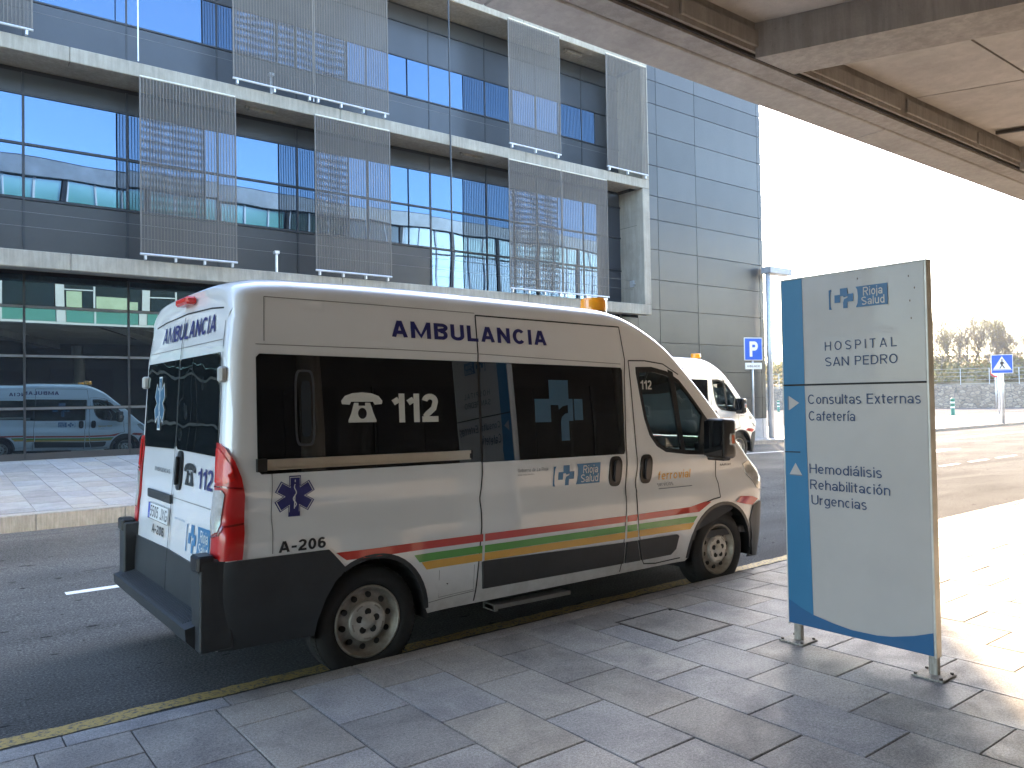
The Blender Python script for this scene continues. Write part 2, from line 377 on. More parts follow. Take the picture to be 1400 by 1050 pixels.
# own bold block alphabet: strokes in a unit cell (x 0..w, y 0..1), widths set by the weight
def _arc(cx, cy, rx, ry, a0, a1, n=12):
    return [(cx + rx * math.cos(math.radians(a0 + (a1 - a0) * i / n)), cy + ry * math.sin(math.radians(a0 + (a1 - a0) * i / n))) for i in range(n + 1)]
def block_glyph(ch, b):
    h = b / 2; T_ = 1 - h
    W_ = {'I': b, 'M': 1.0, '1': .42, '-': .36, ' ': .30, 'E': .62, 'L': .60, 'J': .54, 'T': .64, 'O': .80, 'C': .76, 'G': .78, 'A': .76, 'N': .74, 'U': .72, 'D': .74, 'H': .72, 'R': .72, 'B': .70, 'P': .66, 'S': .68, 'X': .70}.get(ch, .58)
    w = W_ ; r = w - h
    S_ = {
     'A': [[(h * .9, 0), (w / 2 - h * .2, 1.0)], [(w / 2 + h * .2, 1.0), (w - h * .9, 0)], [(w * .24, .30), (w * .76, .30)]],
     'M': [[(h, 0), (h, 1)], [(w - h, 0), (w - h, 1)], [(h * .9, 1.0), (w / 2, .02), (w - h * .9, 1.0)]],
     'B': [[(h, 0), (h, 1)], [(b, T_), (w * .6, T_)] + _arc(w * .60, .77 - h * .2, w * .32 - h * .2, .23 - h * .8, 90, -90) + [(b, .54)], [(w * .6, .54)] + _arc(w * .60, .27 + h * .25, w * .40 - h, .27 - h * .75, 90, -90) + [(b, h)]],
     'U': [[(h, 1), (h, .32)] + _arc(w / 2, .30, w / 2 - h, .30 - h, 180, 360) + [(w - h, .32), (w - h, 1)]],
     'L': [[(h, 1), (h, 0)], [(b, h), (w, h)]],
     'N': [[(h, 0), (h, 1)], [(w - h, 0), (w - h, 1)], [(h, 1 - h * .7), (w - h, h * .7)]],
     'C': [_arc(w / 2, .5, w / 2 - h, .5 - h, 42, 318, 26)],
     'G': [_arc(w / 2, .5, w / 2 - h, .5 - h, 45, 330, 26), [(w * .56, .46), (w - h * .1, .46)], [(w - h, .46 - h), (w - h, .06)]],
     'O': [_arc(w / 2, .5, w / 2 - h, .5 - h, 0, 360, 36)],
     'D': [[(h, 0), (h, 1)], [(b, T_), (w * .5, T_)] + _arc(w * .46, .5, w * .54 - h, .5 - h, 90, -90, 18) + [(b, h)]],
     'I': [[(h, 0), (h, 1)]],
     'H': [[(h, 0), (h, 1)], [(w - h, 0), (w - h, 1)], [(b, .52), (w - b, .52)]],
     'T': [[(w / 2, 0), (w / 2, 1 - b)], [(0, T_), (w, T_)]],
     'E': [[(h, 0), (h, 1)], [(b, T_), (w, T_)], [(b, .52), (w * .92, .52)], [(b, h), (w, h)]],
     'P': [[(h, 0), (h, 1)], [(b, T_), (w * .58, T_)] + _arc(w * .58, .70, w * .42 - h, .30 - h, 90, -90) + [(b, .40 + h)]],
     'R': [[(h, 0), (h, 1)], [(b, T_), (w * .58, T_)] + _arc(w * .58, .72, w * .40 - h, .28 - h, 90, -90) + [(b, .44 + h)], [(w * .52, .44), (w - h * 1.0, 0)]],
     'S': [_arc(w / 2, .74, w / 2 - h, .26 - h, 30, 270, 16)[:-1] + _arc(w / 2, .26 + h * .0, w / 2 - h, .26 - h + (.0), 90, -150, 16)],
     'J': [[(w - h, 1), (w - h, .28)] + _arc(w / 2, .28, w / 2 - h, .28 - h, 0, -170)],
     'X': [[(h, 1), (w - h, 0)], [(w - h, 1), (h, 0)]],
     '1': [[(w - h, 0), (w - h, 1)], [(w - b, .80), (0.03, .68)]],
     '2': [_arc(w / 2, .72, w / 2 - h, .28 - h, 170, -20, 14) + [(w * .72, .48), (w * .32, .28), (h * 1.1, b * .9)], [(0, h), (w, h)]],
     '0': [_arc(w / 2, .5, w / 2 - h, .5 - h, 0, 360, 30)],
     '5': [[(w * .95, T_), (w * .14, T_)], [(w * .16 + h * .3, 1 - b), (w * .12 + h * .4, .50)], _arc(w / 2, .33, w / 2 - h, .33 - h, 140, -155, 16)],
     '6': [_arc(w / 2, .33, w / 2 - h, .33 - h, 0, 360, 24), [(h, .36)] + _arc(w / 2, .62, w / 2 - h, .38 - h, 178, 40, 12)],
     '-': [[(0, .42), (w, .42)]], ' ': []}
    if ch.islower() or ch in '.':
        X_ = .73; W_ = {'i': b, 'l': b, 'j': b, 'í': b, 'f': .34, 't': .36, 'r': .36, 'm': .86, '.': b, 's': .50, 'x': .54, 'w': .84, 'v': .52, 'k': .52, 'c': .52, 'a': .55}.get(ch, .56)
        w = W_; q = X_ / 2; bowl = _arc(w / 2, q, w / 2 - h, q - h, 0, 360, 26)
        arch = lambda x0, x1: _arc((x0 + x1) / 2, X_ - .25, (x1 - x0) / 2, .25 - h, 180, 0, 12)
        a_g = [[(w - h, 0), (w - h, .48)] + _arc(w / 2, .48, w / 2 - h, X_ - .48 - h, 0, 165, 10), _arc(w * .45, .215, w * .45 - h, .215 - h, 0, 360, 20)]
        L_ = {'a': a_g, 'o': [bowl], 'c': [_arc(w / 2, q, w / 2 - h, q - h, 48, 312, 20)], 'e': [[(b * .9, q), (w - b * .9, q)], _arc(w / 2, q, w / 2 - h, q - h, 0, 312, 24)],
              'n': [[(h, 0), (h, X_)], arch(h, w - h) + [(w - h, 0)]], 'h': [[(h, 0), (h, 1)], arch(h, w - h) + [(w - h, 0)]], 'm': [[(h, 0), (h, X_)], arch(h, w / 2) + [(w / 2, 0)], arch(w / 2, w - h) + [(w - h, 0)]],
              'u': [[(w - h, 0), (w - h, X_)], [(h, X_)] + _arc(w / 2, .25, w / 2 - h, .25 - h, 180, 360, 12)], 'r': [[(h, 0), (h, X_)], _arc(w * .95, X_ - .30, w * .95 - h, .30 - h, 180, 95, 8)],
              'i': [[(h, 0), (h, X_)], [(h, .87), (h, 1.0)]], 'l': [[(h, 0), (h, 1)]], 'j': [[(h, X_), (h, -.10)] + _arc(-.04, -.10, h + .04, .08, 0, -80, 5), [(h, .87), (h, 1.0)]],
              't': [[(w * .42, .92), (w * .42, .16)] + _arc(w * .42 + .13, .17, .13, .17 - h, 180, 280, 6), [(0, X_ - h), (w, X_ - h)]], 'f': [[(w * .42, 0), (w * .42, .80)] + _arc(w * .42 + .14, .80, .14, .2 - h, 180, 90, 6), [(0, X_ - h), (w * .95, X_ - h)]],
              's': [_arc(w / 2, X_ * .73, w / 2 - h, X_ * .27 - h * .6, 35, 270, 12)[:-1] + _arc(w / 2, X_ * .26, w / 2 - h, X_ * .27 - h * .6, 90, -145, 12)],
              'g': [bowl, [(w - h, X_), (w - h, -.06)] + _arc(w / 2, -.06, w / 2 - h, .16, 0, -155, 10)], 'd': [bowl, [(w - h, 0), (w - h, 1)]], 'b': [bowl, [(h, 0), (h, 1)]],
              'x': [[(h, X_), (w - h, 0)], [(w - h, X_), (h, 0)]], 'v': [[(h, X_), (w / 2, 0)], [(w / 2, 0), (w - h, X_)]], '.': [[(h, 0), (h, b)]],
              'w': [[(h, X_), (w * .28, 0)], [(w * .28, 0), (w / 2, X_)], [(w / 2, X_), (w * .72, 0)], [(w * .72, 0), (w - h, X_)]], 'k': [[(h, 0), (h, 1)], [(w - h, X_), (b, .3)], [(w * .4, .42), (w - h, 0)]]}
        acc = [(w * .40, .84), (w * .72, 1.04)]
        L_['á'] = a_g + [acc]; L_['ó'] = [bowl, acc]; L_['í'] = [[(h, 0), (h, X_)], [(0, .84), (b * 1.9, 1.04)]]
        return W_, L_.get(ch, [])
    return W_, S_.get(ch, [])
def block(name, txt, u0, u1, v0, v1, mp, off, mat, parent, weight=.19, gap=.14, **k):
    """bold print made of strokes filling the box u0..u1, v0..v1"""
    x = 0; strokes = []
    for ch in txt:
        w, st = block_glyph(ch, weight)
        for s_ in st: strokes.append([(x + a, b_) for a, b_ in s_])
        x += w + gap
    tot = x - gap
    mb = MB(); i = 0; up_ = not any(c.islower() for c in txt)
    for s_ in strokes:
        closed = abs(s_[0][0] - s_[-1][0]) + abs(s_[0][1] - s_[-1][1]) < 1e-4
        n = len(s_); Lp = []; Rp = []
        for q in range(n):
            if closed: a = Vector(s_[(q - 1) % (n - 1)]); c = Vector(s_[(q + 1) % (n - 1)])
            else: a = Vector(s_[max(0, q - 1)]); c = Vector(s_[min(n - 1, q + 1)])
            p = Vector(s_[q]); d1 = (p - a); d2 = (c - p)
            if d1.length < 1e-6: d1 = d2
            if d2.length < 1e-6: d2 = d1
            d1.normalize(); d2.normalize(); m_ = (d1 + d2); m_ = m_.normalized() if m_.length > 1e-3 else d1
            nn = Vector((-m_.y, m_.x)); sc = weight / 2 / max(.45, abs(nn.dot(Vector((-d1.y, d1.x)))))
            Lp.append(p + nn * sc); Rp.append(p - nn * sc)
        oo = off + .00012 * (i % 5); i += 1
        def M_(p):
            y = (min(1.0, max(0.0, p.y)) if up_ else p.y); return mp(u0 + (u1 - u0) * p.x / tot, v0 + (v1 - v0) * y, oo)
        vs = [M_(p) for p in Lp] + [M_(p) for p in Rp]
        mb.add(vs, [(q, q + 1, n + q + 1, n + q) for q in range(n - 1)])
    return mb.build(name, mat, parent, kind='stuff' if False else None, **k)
def ell(cx, cy, rx, ry, n=24, a0=0, a1=2 * PI, ex=2.0):
    out = []
    for i in range(n):
        t = a0 + (a1 - a0) * i / (n if abs(a1 - a0 - 2 * PI) < 1e-6 else n - 1)
        c, s_ = math.cos(t), math.sin(t)
        out.append((cx + rx * math.copysign(abs(c) ** (2 / ex), c), cy + ry * math.copysign(abs(s_) ** (2 / ex), s_)))
    return out
def lerp(x, pts):
    if x <= pts[0][0]: return pts[0][1]
    for a, b in zip(pts, pts[1:]):
        if x <= b[0]: return a[1] + (b[1] - a[1]) * (x - a[0]) / (b[0] - a[0])
    return pts[-1][1]
def smooth_lerp(x, pts):
    # Catmull-Rom style through the points
    n = len(pts)
    if x <= pts[0][0]: return pts[0][1]
    if x >= pts[-1][0]: return pts[-1][1]
    for i in range(n - 1):
        if x <= pts[i + 1][0]:
            x0, y0 = pts[i]; x1, y1 = pts[i + 1]; h = x1 - x0
            m0 = (y1 - pts[i - 1][1]) / (x1 - pts[i - 1][0]) if i > 0 else (y1 - y0) / h
            m1 = (pts[i + 2][1] - y0) / (pts[i + 2][0] - x0) if i < n - 2 else (y1 - y0) / h
            t = (x - x0) / h; t2 = t * t; t3 = t2 * t
            return (2 * t3 - 3 * t2 + 1) * y0 + (t3 - 2 * t2 + t) * h * m0 + (-2 * t3 + 3 * t2) * y1 + (t3 - t2) * h * m1

# ------------------------------------------------------------------ the ground
def GS(x): return 0.04 if x <= 12 else max(0.0, 0.04 * (24 - x) / 12)
def G(x, y): return GS(x) * max(0.0, min(y, 8.0) - 2.05)          # road crossfall towards the far side
def KF(x):                                                        # far kerb line (y of the kerb face)
    return lerp(x, [(-80, 6.85), (9.6, 6.85), (11.6, 9.3), (20, 11.2), (24, 11.3), (33, 11.0), (60, 11.0)])
def KH(x): return lerp(x, [(-80, 0.20), (10, 0.20), (22, 0.13), (60, 0.12)])
def FS(x, y):                                                     # far pavement level
    k = KF(x); z0 = G(x, k) + KH(x)
    sl_ = lerp(x, [(-80, 0.05), (9, 0.05), (21, 0.0), (60, 0.0)])
    return z0 + sl_ * max(0, y - k)
def sheet(name, xs, ys, zf, mat, kind='structure', label=None, cond=None):
    mb = MB(); nx, ny = len(xs), len(ys)
    vs = [(x, y(x) if callable(y) else y, 0) for x in xs for y in ys]
    vs = [(x, y, zf(x, y)) for x, y, _ in vs]
    fs = [(i * ny + j, (i + 1) * ny + j, (i + 1) * ny + j + 1, i * ny + j + 1) for i in range(nx - 1) for j in range(ny - 1)]
    mb.add(vs, fs); o = mb.build(name, mat, kind=kind, smooth=True)
    if label: o['label'] = label
    return o
xs = [-400, -150, -80, -40, -20, -10, -5, 0, 5, 9.6, 10.6, 11.6, 13, 15, 17, 19, 20, 22, 24, 26, 30, 33, 40, 50, 60, 80, 120, 200, 400, 700]
M_SOIL = plain('dry_ground', (0.30, 0.25, 0.17), 0.95, vary=0.3, scale=0.4, bmp=0.3, bscale=8)
sheet('ground', xs, [-400, -100, -30, -12, 0, 30, 60, 120, 300, 700], lambda x, y: -0.06, M_SOIL)
xr = [x for x in xs if -80 <= x <= 80]
sheet('road', xr, [0.0, 1.0, 2.05, 3, 4, 5, 6, 7, 8, lambda x: max(8.01, KF(x) + 0.02)], lambda x, y: G(x, y), M_ASPH)
sheet('crossing_road', [24, 40, 60, 80, 110], [11.0, 20, 40, 60, 75], lambda x, y: -0.02, M_ASPH)
# near pavement
NH = 0.12
sheet('pavement', [-30, -10, 0, 5, 10, 20, 40, 70], [-14, -10, -6, -3, -1, -0.012], lambda x, y: NH - 0.014, plain('joint_mortar', (0.05, 0.048, 0.045), 0.95))
pav = bpy.data.objects['pavement']
MB().box(-30, 70, -0.012, -0.004, -0.05, NH - 0.008).build('kerb_face', M_KERB, pav)
def tile_mesh(w, d, mat, h=0.02, g=0.0025, c=0.004):
    mb = MB(); mb.box(-w / 2 + g, w / 2 - g, -d / 2 + g, d / 2 - g, -h, 0, c); return mb.mesh('paving_slab', mat)
TM = {}
def tmesh(w, d, mat):
    k = (round(w, 3), round(d, 3), mat.name)
    if k not in TM: TM[k] = tile_mesh(w, d, mat)
    return TM[k]
def campx(p):
    d = Vector(p) - CAM; z = d.dot(fw)
    if z < 0.2: return None
    return (700 + 1068 * d.dot(rt2) / z, 525 - 1068 * d.dot(up2) / z, z)
cells = []
for k in range(-75, 165):
    x0 = 0.02 + 0.405 * k; even = (k % 2 == 0)
    y = -0.158; first = 0.30 if even else 0.60
    while y > -8.0:
        d = first if y > -0.16 else 0.60
        cells.append((x0 + 0.2025, y - d / 2, 0.405, d)); y -= d
for k in range(-38, 90):
    cells.append((0.10 + 0.76 * k + 0.38, -0.083, 0.76, 0.15))
def rank(c):
    q = campx((c[0], c[1], NH))
    if q is None: return 1e9
    if q[0] < -60 or q[0] > 1460 or q[1] > 1120: return 1e6 + q[2]
    return q[2]
cells.sort(key=rank)
rest = MB()
for i, (cx, cy, w, d) in enumerate(cells):
    if i < 285 and rank((cx, cy, w, d)) < 1e6:
        o = link('paving_slab', tmesh(w, d, M_TILE), pav, loc=(cx, cy, NH + random.uniform(-0.0012, 0.0012)))
        o.rotation_euler = (random.gauss(0, 0.0012), random.gauss(0, 0.0012), 0)
    else:
        g = 0.0025; z = NH + random.uniform(-0.001, 0.001)
        rest.add([(cx - w / 2 + g, cy - d / 2 + g, z), (cx + w / 2 - g, cy - d / 2 + g, z), (cx + w / 2 - g, cy + d / 2 - g, z), (cx - w / 2 + g, cy + d / 2 - g, z)], [(0, 1, 2, 3)])
rest.build('distant_paving_slabs', M_TILE, pav, kind='stuff')
# manhole cover frame
mh = thing('manhole_cover', 'square paved manhole cover with thin dark steel edge in the near pavement', 'manhole cover', (2.97, -0.69, NH))
mb = MB()
for a in ((-0.285, -0.27, -0.285, 0.285), (0.27, 0.285, -0.285, 0.285), (-0.27, 0.27, -0.285, -0.27), (-0.27, 0.27, 0.27, 0.285)): mb.box(a[0], a[1], a[2], a[3], -0.01, 0.0035)
mb.build('frame', plain('rusty_steel', (0.07, 0.055, 0.045), 0.6, 0.5, vary=0.3), mh)
MB().box(-0.262, 0.262, -0.262, 0.262, -0.01, 0.0022).build('paved_infill', M_TILE, mh)
MB().box(0.235, 0.262, 0.235, 0.25, 0, 0.008).build('handle', MC['rusty_steel'], mh)
# far pavement
xf = [-80, -40, -10, -5, -2, 0, 2, 4, 6, 8, 9.6, 10.1, 10.6, 11.1, 11.6, 13, 15, 17, 19, 20, 22, 24, 28, 33, 36, 40, 50, 60]
def farp(name, off):
    mb = MB(); n = 8; vs = []
    for x in xf:
        k = KF(x); yb = 13.2 if x < 24 else 19.0
        if x > 24: yb = 18.5
        for j in range(n):
            y = k + (yb - k) * j / (n - 1); vs.append((x, y, FS(x, y) - off))
    fs = [(i * n + j, (i + 1) * n + j, (i + 1) * n + j + 1, i * n + j + 1) for i in range(len(xf) - 1) for j in range(n - 1)]
    mb.add(vs, fs); return mb
fp = farp('far_pavement', 0.0).build('far_pavement', plain('far_joint_mortar', (0.27, 0.26, 0.245), 0.9, vary=0.15, scale=3), kind='structure', smooth=False)
# kerb stones of the far pavement
ks = MB(); x = -8.0; n_k = 0
while x < 60:
    L_ = 1.0
    a = (x, KF(x)); b = (x + L_, KF(x + L_)); d = Vector((b[0] - a[0], b[1] - a[1])).normalized(); nr = Vector((-d.y, d.x))
    vs = []
    for (px, py), s_ in ((a, 0.004), (b, -0.004)):
        q = Vector((px, py)) + d * s_
        for o_, zz in ((0, -0.05), (0, -0.012), (0.012, 0.003), (0.16, 0.004), (0.16, -0.3)):
            r_ = q + nr * o_; zt = G(px, py) + KH(px)
            vs.append((r_.x, r_.y, (G(px, py) - 0.05) if zz in (-0.05,) else zt + zz))
    fs = [(i, i + 1, i + 6, i + 5) for i in range(4)] + [(0, 1, 2, 3, 4), (5, 6, 7, 8, 9)]
    q = campx((x + 0.5, KF(x), 0.3))
    if -2 < x < 3.2 or (q and q[2] < 45 and 1015 < q[0] < 1420):
        MB().add(vs, fs).build('kerb_stone', M_KERB, fp)
    else: ks.add(vs, fs)
    x += L_
ks.build('kerb_line', M_KERB, fp, kind='stuff')
# far pavement slabs
ft = MB()
for k in range(-14, 150):
    x0 = 0.02 + 0.405 * k
    if x0 > 45: break
    y = KF(x0 + 0.2) + 0.17; first = True
    while y < (13.0 if x0 < 24 else 18.3):
        d = 0.3 if (first and k % 2) else 0.6; first = False
        g = 0.006; zc = 0.006
        x1 = x0 + 0.405; y1 = y + d
        P4 = [(x0 + g, y + g), (x1 - g, y + g), (x1 - g, y1 - g), (x0 + g, y1 - g)]
        vs = [(a, b, FS(a, b) + zc) for a, b in P4] + [(a, b, FS(a, b) - 0.01) for a, b in P4]
        fs = [(0, 1, 2, 3), (0, 4, 5, 1), (1, 5, 6, 2), (2, 6, 7, 3), (3, 7, 4, 0)]
        if -1.5 < x0 < 2.9 and y1 < 13.1:
            MB().add(vs, fs).build('paving_slab', M_TILE_FAR, fp)
        else: ft.add(vs[:4], fs[:1])
        y += d
ft.build('distant_paving_slabs', M_TILE_FAR, fp, kind='stuff')
# opposite carriageway surface beyond the island and the lane markings
def worn_paint(name, col, wear=0.45):
    m, nt, b = node_mat(name); p = pos(nt)
    n1 = noise(nt, 38, 5, 0.75, p)
    c = mix(nt, ramp(nt, n1.outputs['Fac'], [(wear - 0.04, (0, 0, 0)), (wear + 0.06, (1, 1, 1))]), (0.10, 0.095, 0.085), col)
    L(nt, c, b.inputs['Base Color']); b.inputs['Roughness'].default_value = 0.7
    bump(nt, b, n1.outputs['Fac'], 0.4, 0.01); return m
M_LINEW = worn_paint('white_road_paint', (0.72, 0.72, 0.70), 0.36)
M_LINEY = worn_paint('yellow_road_paint', (0.46, 0.31, 0.09), 0.44)
def ground_strip(name, pts, w, mat, kf=G, off=0.004, jag=0.0, **k):
    mb = MB(); vs = []
    for i, (x, y) in enumerate(pts):
        vs += [(x, y - w / 2 + random.uniform(-jag, jag), 0), (x, y + w / 2 + random.uniform(-jag, jag), 0)]
    vs = [(x, y, kf(x, y) + off) for x, y, _ in vs]
    mb.add(vs, [(2 * i, 2 * i + 2, 2 * i + 3, 2 * i + 1) for i in range(len(pts) - 1)])
    return mb.build(name, mat, kind='structure', **k)
ground_strip('kerb_yellow_line', [(-4 + 0.1 * i, 0.395) for i in range(330)], 0.13, M_LINEY, jag=0.012)
def linepts(x0, x1, y, n=8): return [(x0 + (x1 - x0) * i / n, y(x0 + (x1 - x0) * i / n) if callable(y) else y) for i in range(n + 1)]
cy_ = lambda x: lerp(x, [(0, 3.52), (12, 3.52), (24, 3.85), (60, 3.85)])
for x0, x1 in ((-8.0, -6), (-0.15, 2.0), (5.6, 7.6), (11, 13), (17.0, 18.0), (18.6, 19.7), (20.3, 21.6), (22.6, 24.2), (26, 28)):
    ground_strip('lane_dash', linepts(x0, x1, cy_), 0.10, M_LINEW)
ground_strip('bay_line', linepts(12.2, 50, 8.3, 24), 0.12, M_LINEW)
ground_strip('lane_dash', linepts(24.2, 26.5, 2.0), 0.10, M_LINEW)
# direction arrow in the far lane
mb = MB(); ax, ay = 19.0, 5.95
poly = [(0, -0.08), (2.1, -0.08), (2.1, -0.38), (4.6, 0), (2.1, 0.38), (2.1, 0.08), (0, 0.08)]
mb.add([(ax + u, ay + v, G(ax + u, ay + v) + 0.004) for u, v in poly], [(0, 1, 5, 6), (1, 2, 3), (1, 3, 5), (3, 4, 5)])
mb.build('lane_arrow', M_LINEW, kind='structure')
# cracks near the far kerb
for pts in ([(-0.6, 6.55), (0.2, 6.5), (1.2, 6.6)], [(0.1, 4.3), (0.7, 4.36), (1.3, 4.3), (2.2, 4.42)]):
    mb2 = [(a, b + random.uniform(-.02, .02)) for a, b in pts]
    ground_strip('road_crack', mb2, 0.018, M_SEAM, off=0.0035, jag=0.006)

# ------------------------------------------------------------------ ambulance van
VW = 2.05
PROF = [(0.2, .07), (.33, .05), (.45, .03), (.62, .014), (.8, .004), (.9, .0), (.98, .004), (1.04, .026), (1.12, .020), (1.22, .010), (1.35, .022), (1.96, .06), (2.03, .066), (2.34, .105)]
def Xr(z): return lerp(z, [(0.3, .07), (.6, .07), (1.0, .10), (1.4, .128), (2.0, .154), (2.35, .20), (2.5, .30)])
def Ys(x, z):
    y = smooth_lerp(z, PROF)
    y += 0.09 * max(0.0, (x - 4.0) / 1.2) ** 2 * (0.5 + 2.0 * min(1, max(0, (z - 1.0) / 0.9)))
    if x > 4.95: y += 0.85 * ((x - 4.95) / 0.45) ** 3
    e = x - Xr(z); r = 0.085
    if e < r: y += r - math.sqrt(max(0, r * r - (r - max(0, e)) ** 2))
    # wheel arch flares
    for cx, cz, rr in ((1.02, 0.36, 0.47), (4.44, 0.37, 0.52)):
        d = math.hypot(x - cx, (z - cz)) - rr
        if z > 0.3: y -= 0.016 / (1 + math.exp(d * 38))
    return y
ROOF = [(0.10, 2.30), (0.16, 2.385), (.25, 2.43), (.4, 2.462), (.8, 2.48), (1.5, 2.49), (3.05, 2.485), (3.25, 2.465), (3.4, 2.425), (3.6, 2.34), (3.8, 2.225), (4.0, 2.065), (4.3, 1.805), (4.6, 1.53), (4.77, 1.37), (4.86, 1.28), (5.0, 1.17), (5.2, 1.03), (5.3, .92), (5.36, .81), (5.39, .68), (5.405, .5)]
def Rf(x): return smooth_lerp(x, ROOF)
def Dp(x): return lerp(x, [(0, .15), (.3, .17), (3.2, .17), (4.0, .15), (4.8, .10), (5.2, .08), (5.41, .04)])
def zs(x): return Rf(x) - Dp(x)
def loft(x, t):     # t 0..1 over the roof from near shoulder to far shoulder
    m = t > 0.5; tt = (1 - t) * 2 if m else t * 2
    y0 = Ys(x, zs(x)); n = 3.6
    th = tt * PI / 2
    a = 1 - max(0, math.cos(th)) ** (2 / n); b = max(0, math.sin(th)) ** (2 / n)
    y = y0 + (VW / 2 - y0) * a; z = zs(x) + Dp(x) * b
    return (x, VW - y if m else y, z)
def near(u, v, off): return (u, Ys(u, v) - off, v)
def far(u, v, off): return (u, VW - Ys(u, v) + off, v)
def rear_x(y, z):
    e = min(y, VW - y) - smooth_lerp(z, PROF)
    r = 0.085
    return Xr(z) + (r - math.sqrt(max(0, r * r - (r - max(0, min(e, r))) ** 2)) if e < r else 0)
def rear(u, v, off): return (rear_x(u, v) - off, u, v)          # u = y
def rear_txt(u, v, off): return rear(u, v, off)

ARCH_R = ell(1.02, 0.30, 0.385, 0.445, 25, PI, 0, 2.1)
ARCH_F = ell(4.44, 0.30, 0.455, 0.495, 25, PI, 0, 2.1)
XTOP = [Xr(2.2) + 0.0] + [0.2, 0.225, 0.26, 0.30, 0.34, .5, .8, 1.1, 1.4, 1.7, 2.0, 2.3, 2.6, 2.9, 3.1, 3.2, 3.3, 3.4, 3.5, 3.6, 3.7, 3.8, 3.9, 4.0, 4.1, 4.2, 4.3, 4.4, 4.5, 4.6, 4.7, 4.78, 4.86, 4.92, 4.98, 5.04, 5.1, 5.15, 5.2, 5.25, 5.3, 5.34, 5.37, 5.39, 5.40]
FWIN = [(3.42, 1.97), (3.60, 1.975), (3.78, 1.945), (3.93, 1.875), (4.08, 1.74), (4.30, 1.53), (4.37, 1.38), (4.345, 1.27), (4.27, 1.245), (3.98, 1.262), (3.72, 1.29), (3.62, 1.34), (3.54, 1.43), (3.49, 1.56), (3.46, 1.70), (3.42, 1.92)]
CRN = 0.10
def side_outline():
    p = []
    z = 0.33
    p.append((Xr(.33) + CRN, .33))
    p += [(a, b) for a, b in ARCH_R if b > 0.33]
    p += [(1.42, .33), (3.96, .35)]
    p += [(a, b) for a, b in ARCH_F if b > 0.35]
    p += [(4.91, .27), (5.25, .25), (5.37, .30), (5.395, .40)]
    top = [(x, zs(x)) for x in XTOP[1:]][::-1]
    p += top
    rr = []
    rr.append((Xr(2.18), 2.18))
    for z in (2.18, 2.1, 2.0, 1.8, 1.6, 1.4, 1.2, 1.0, .8, .6, .45): rr.append((Xr(z) + CRN, z))
    p += rr
    return p
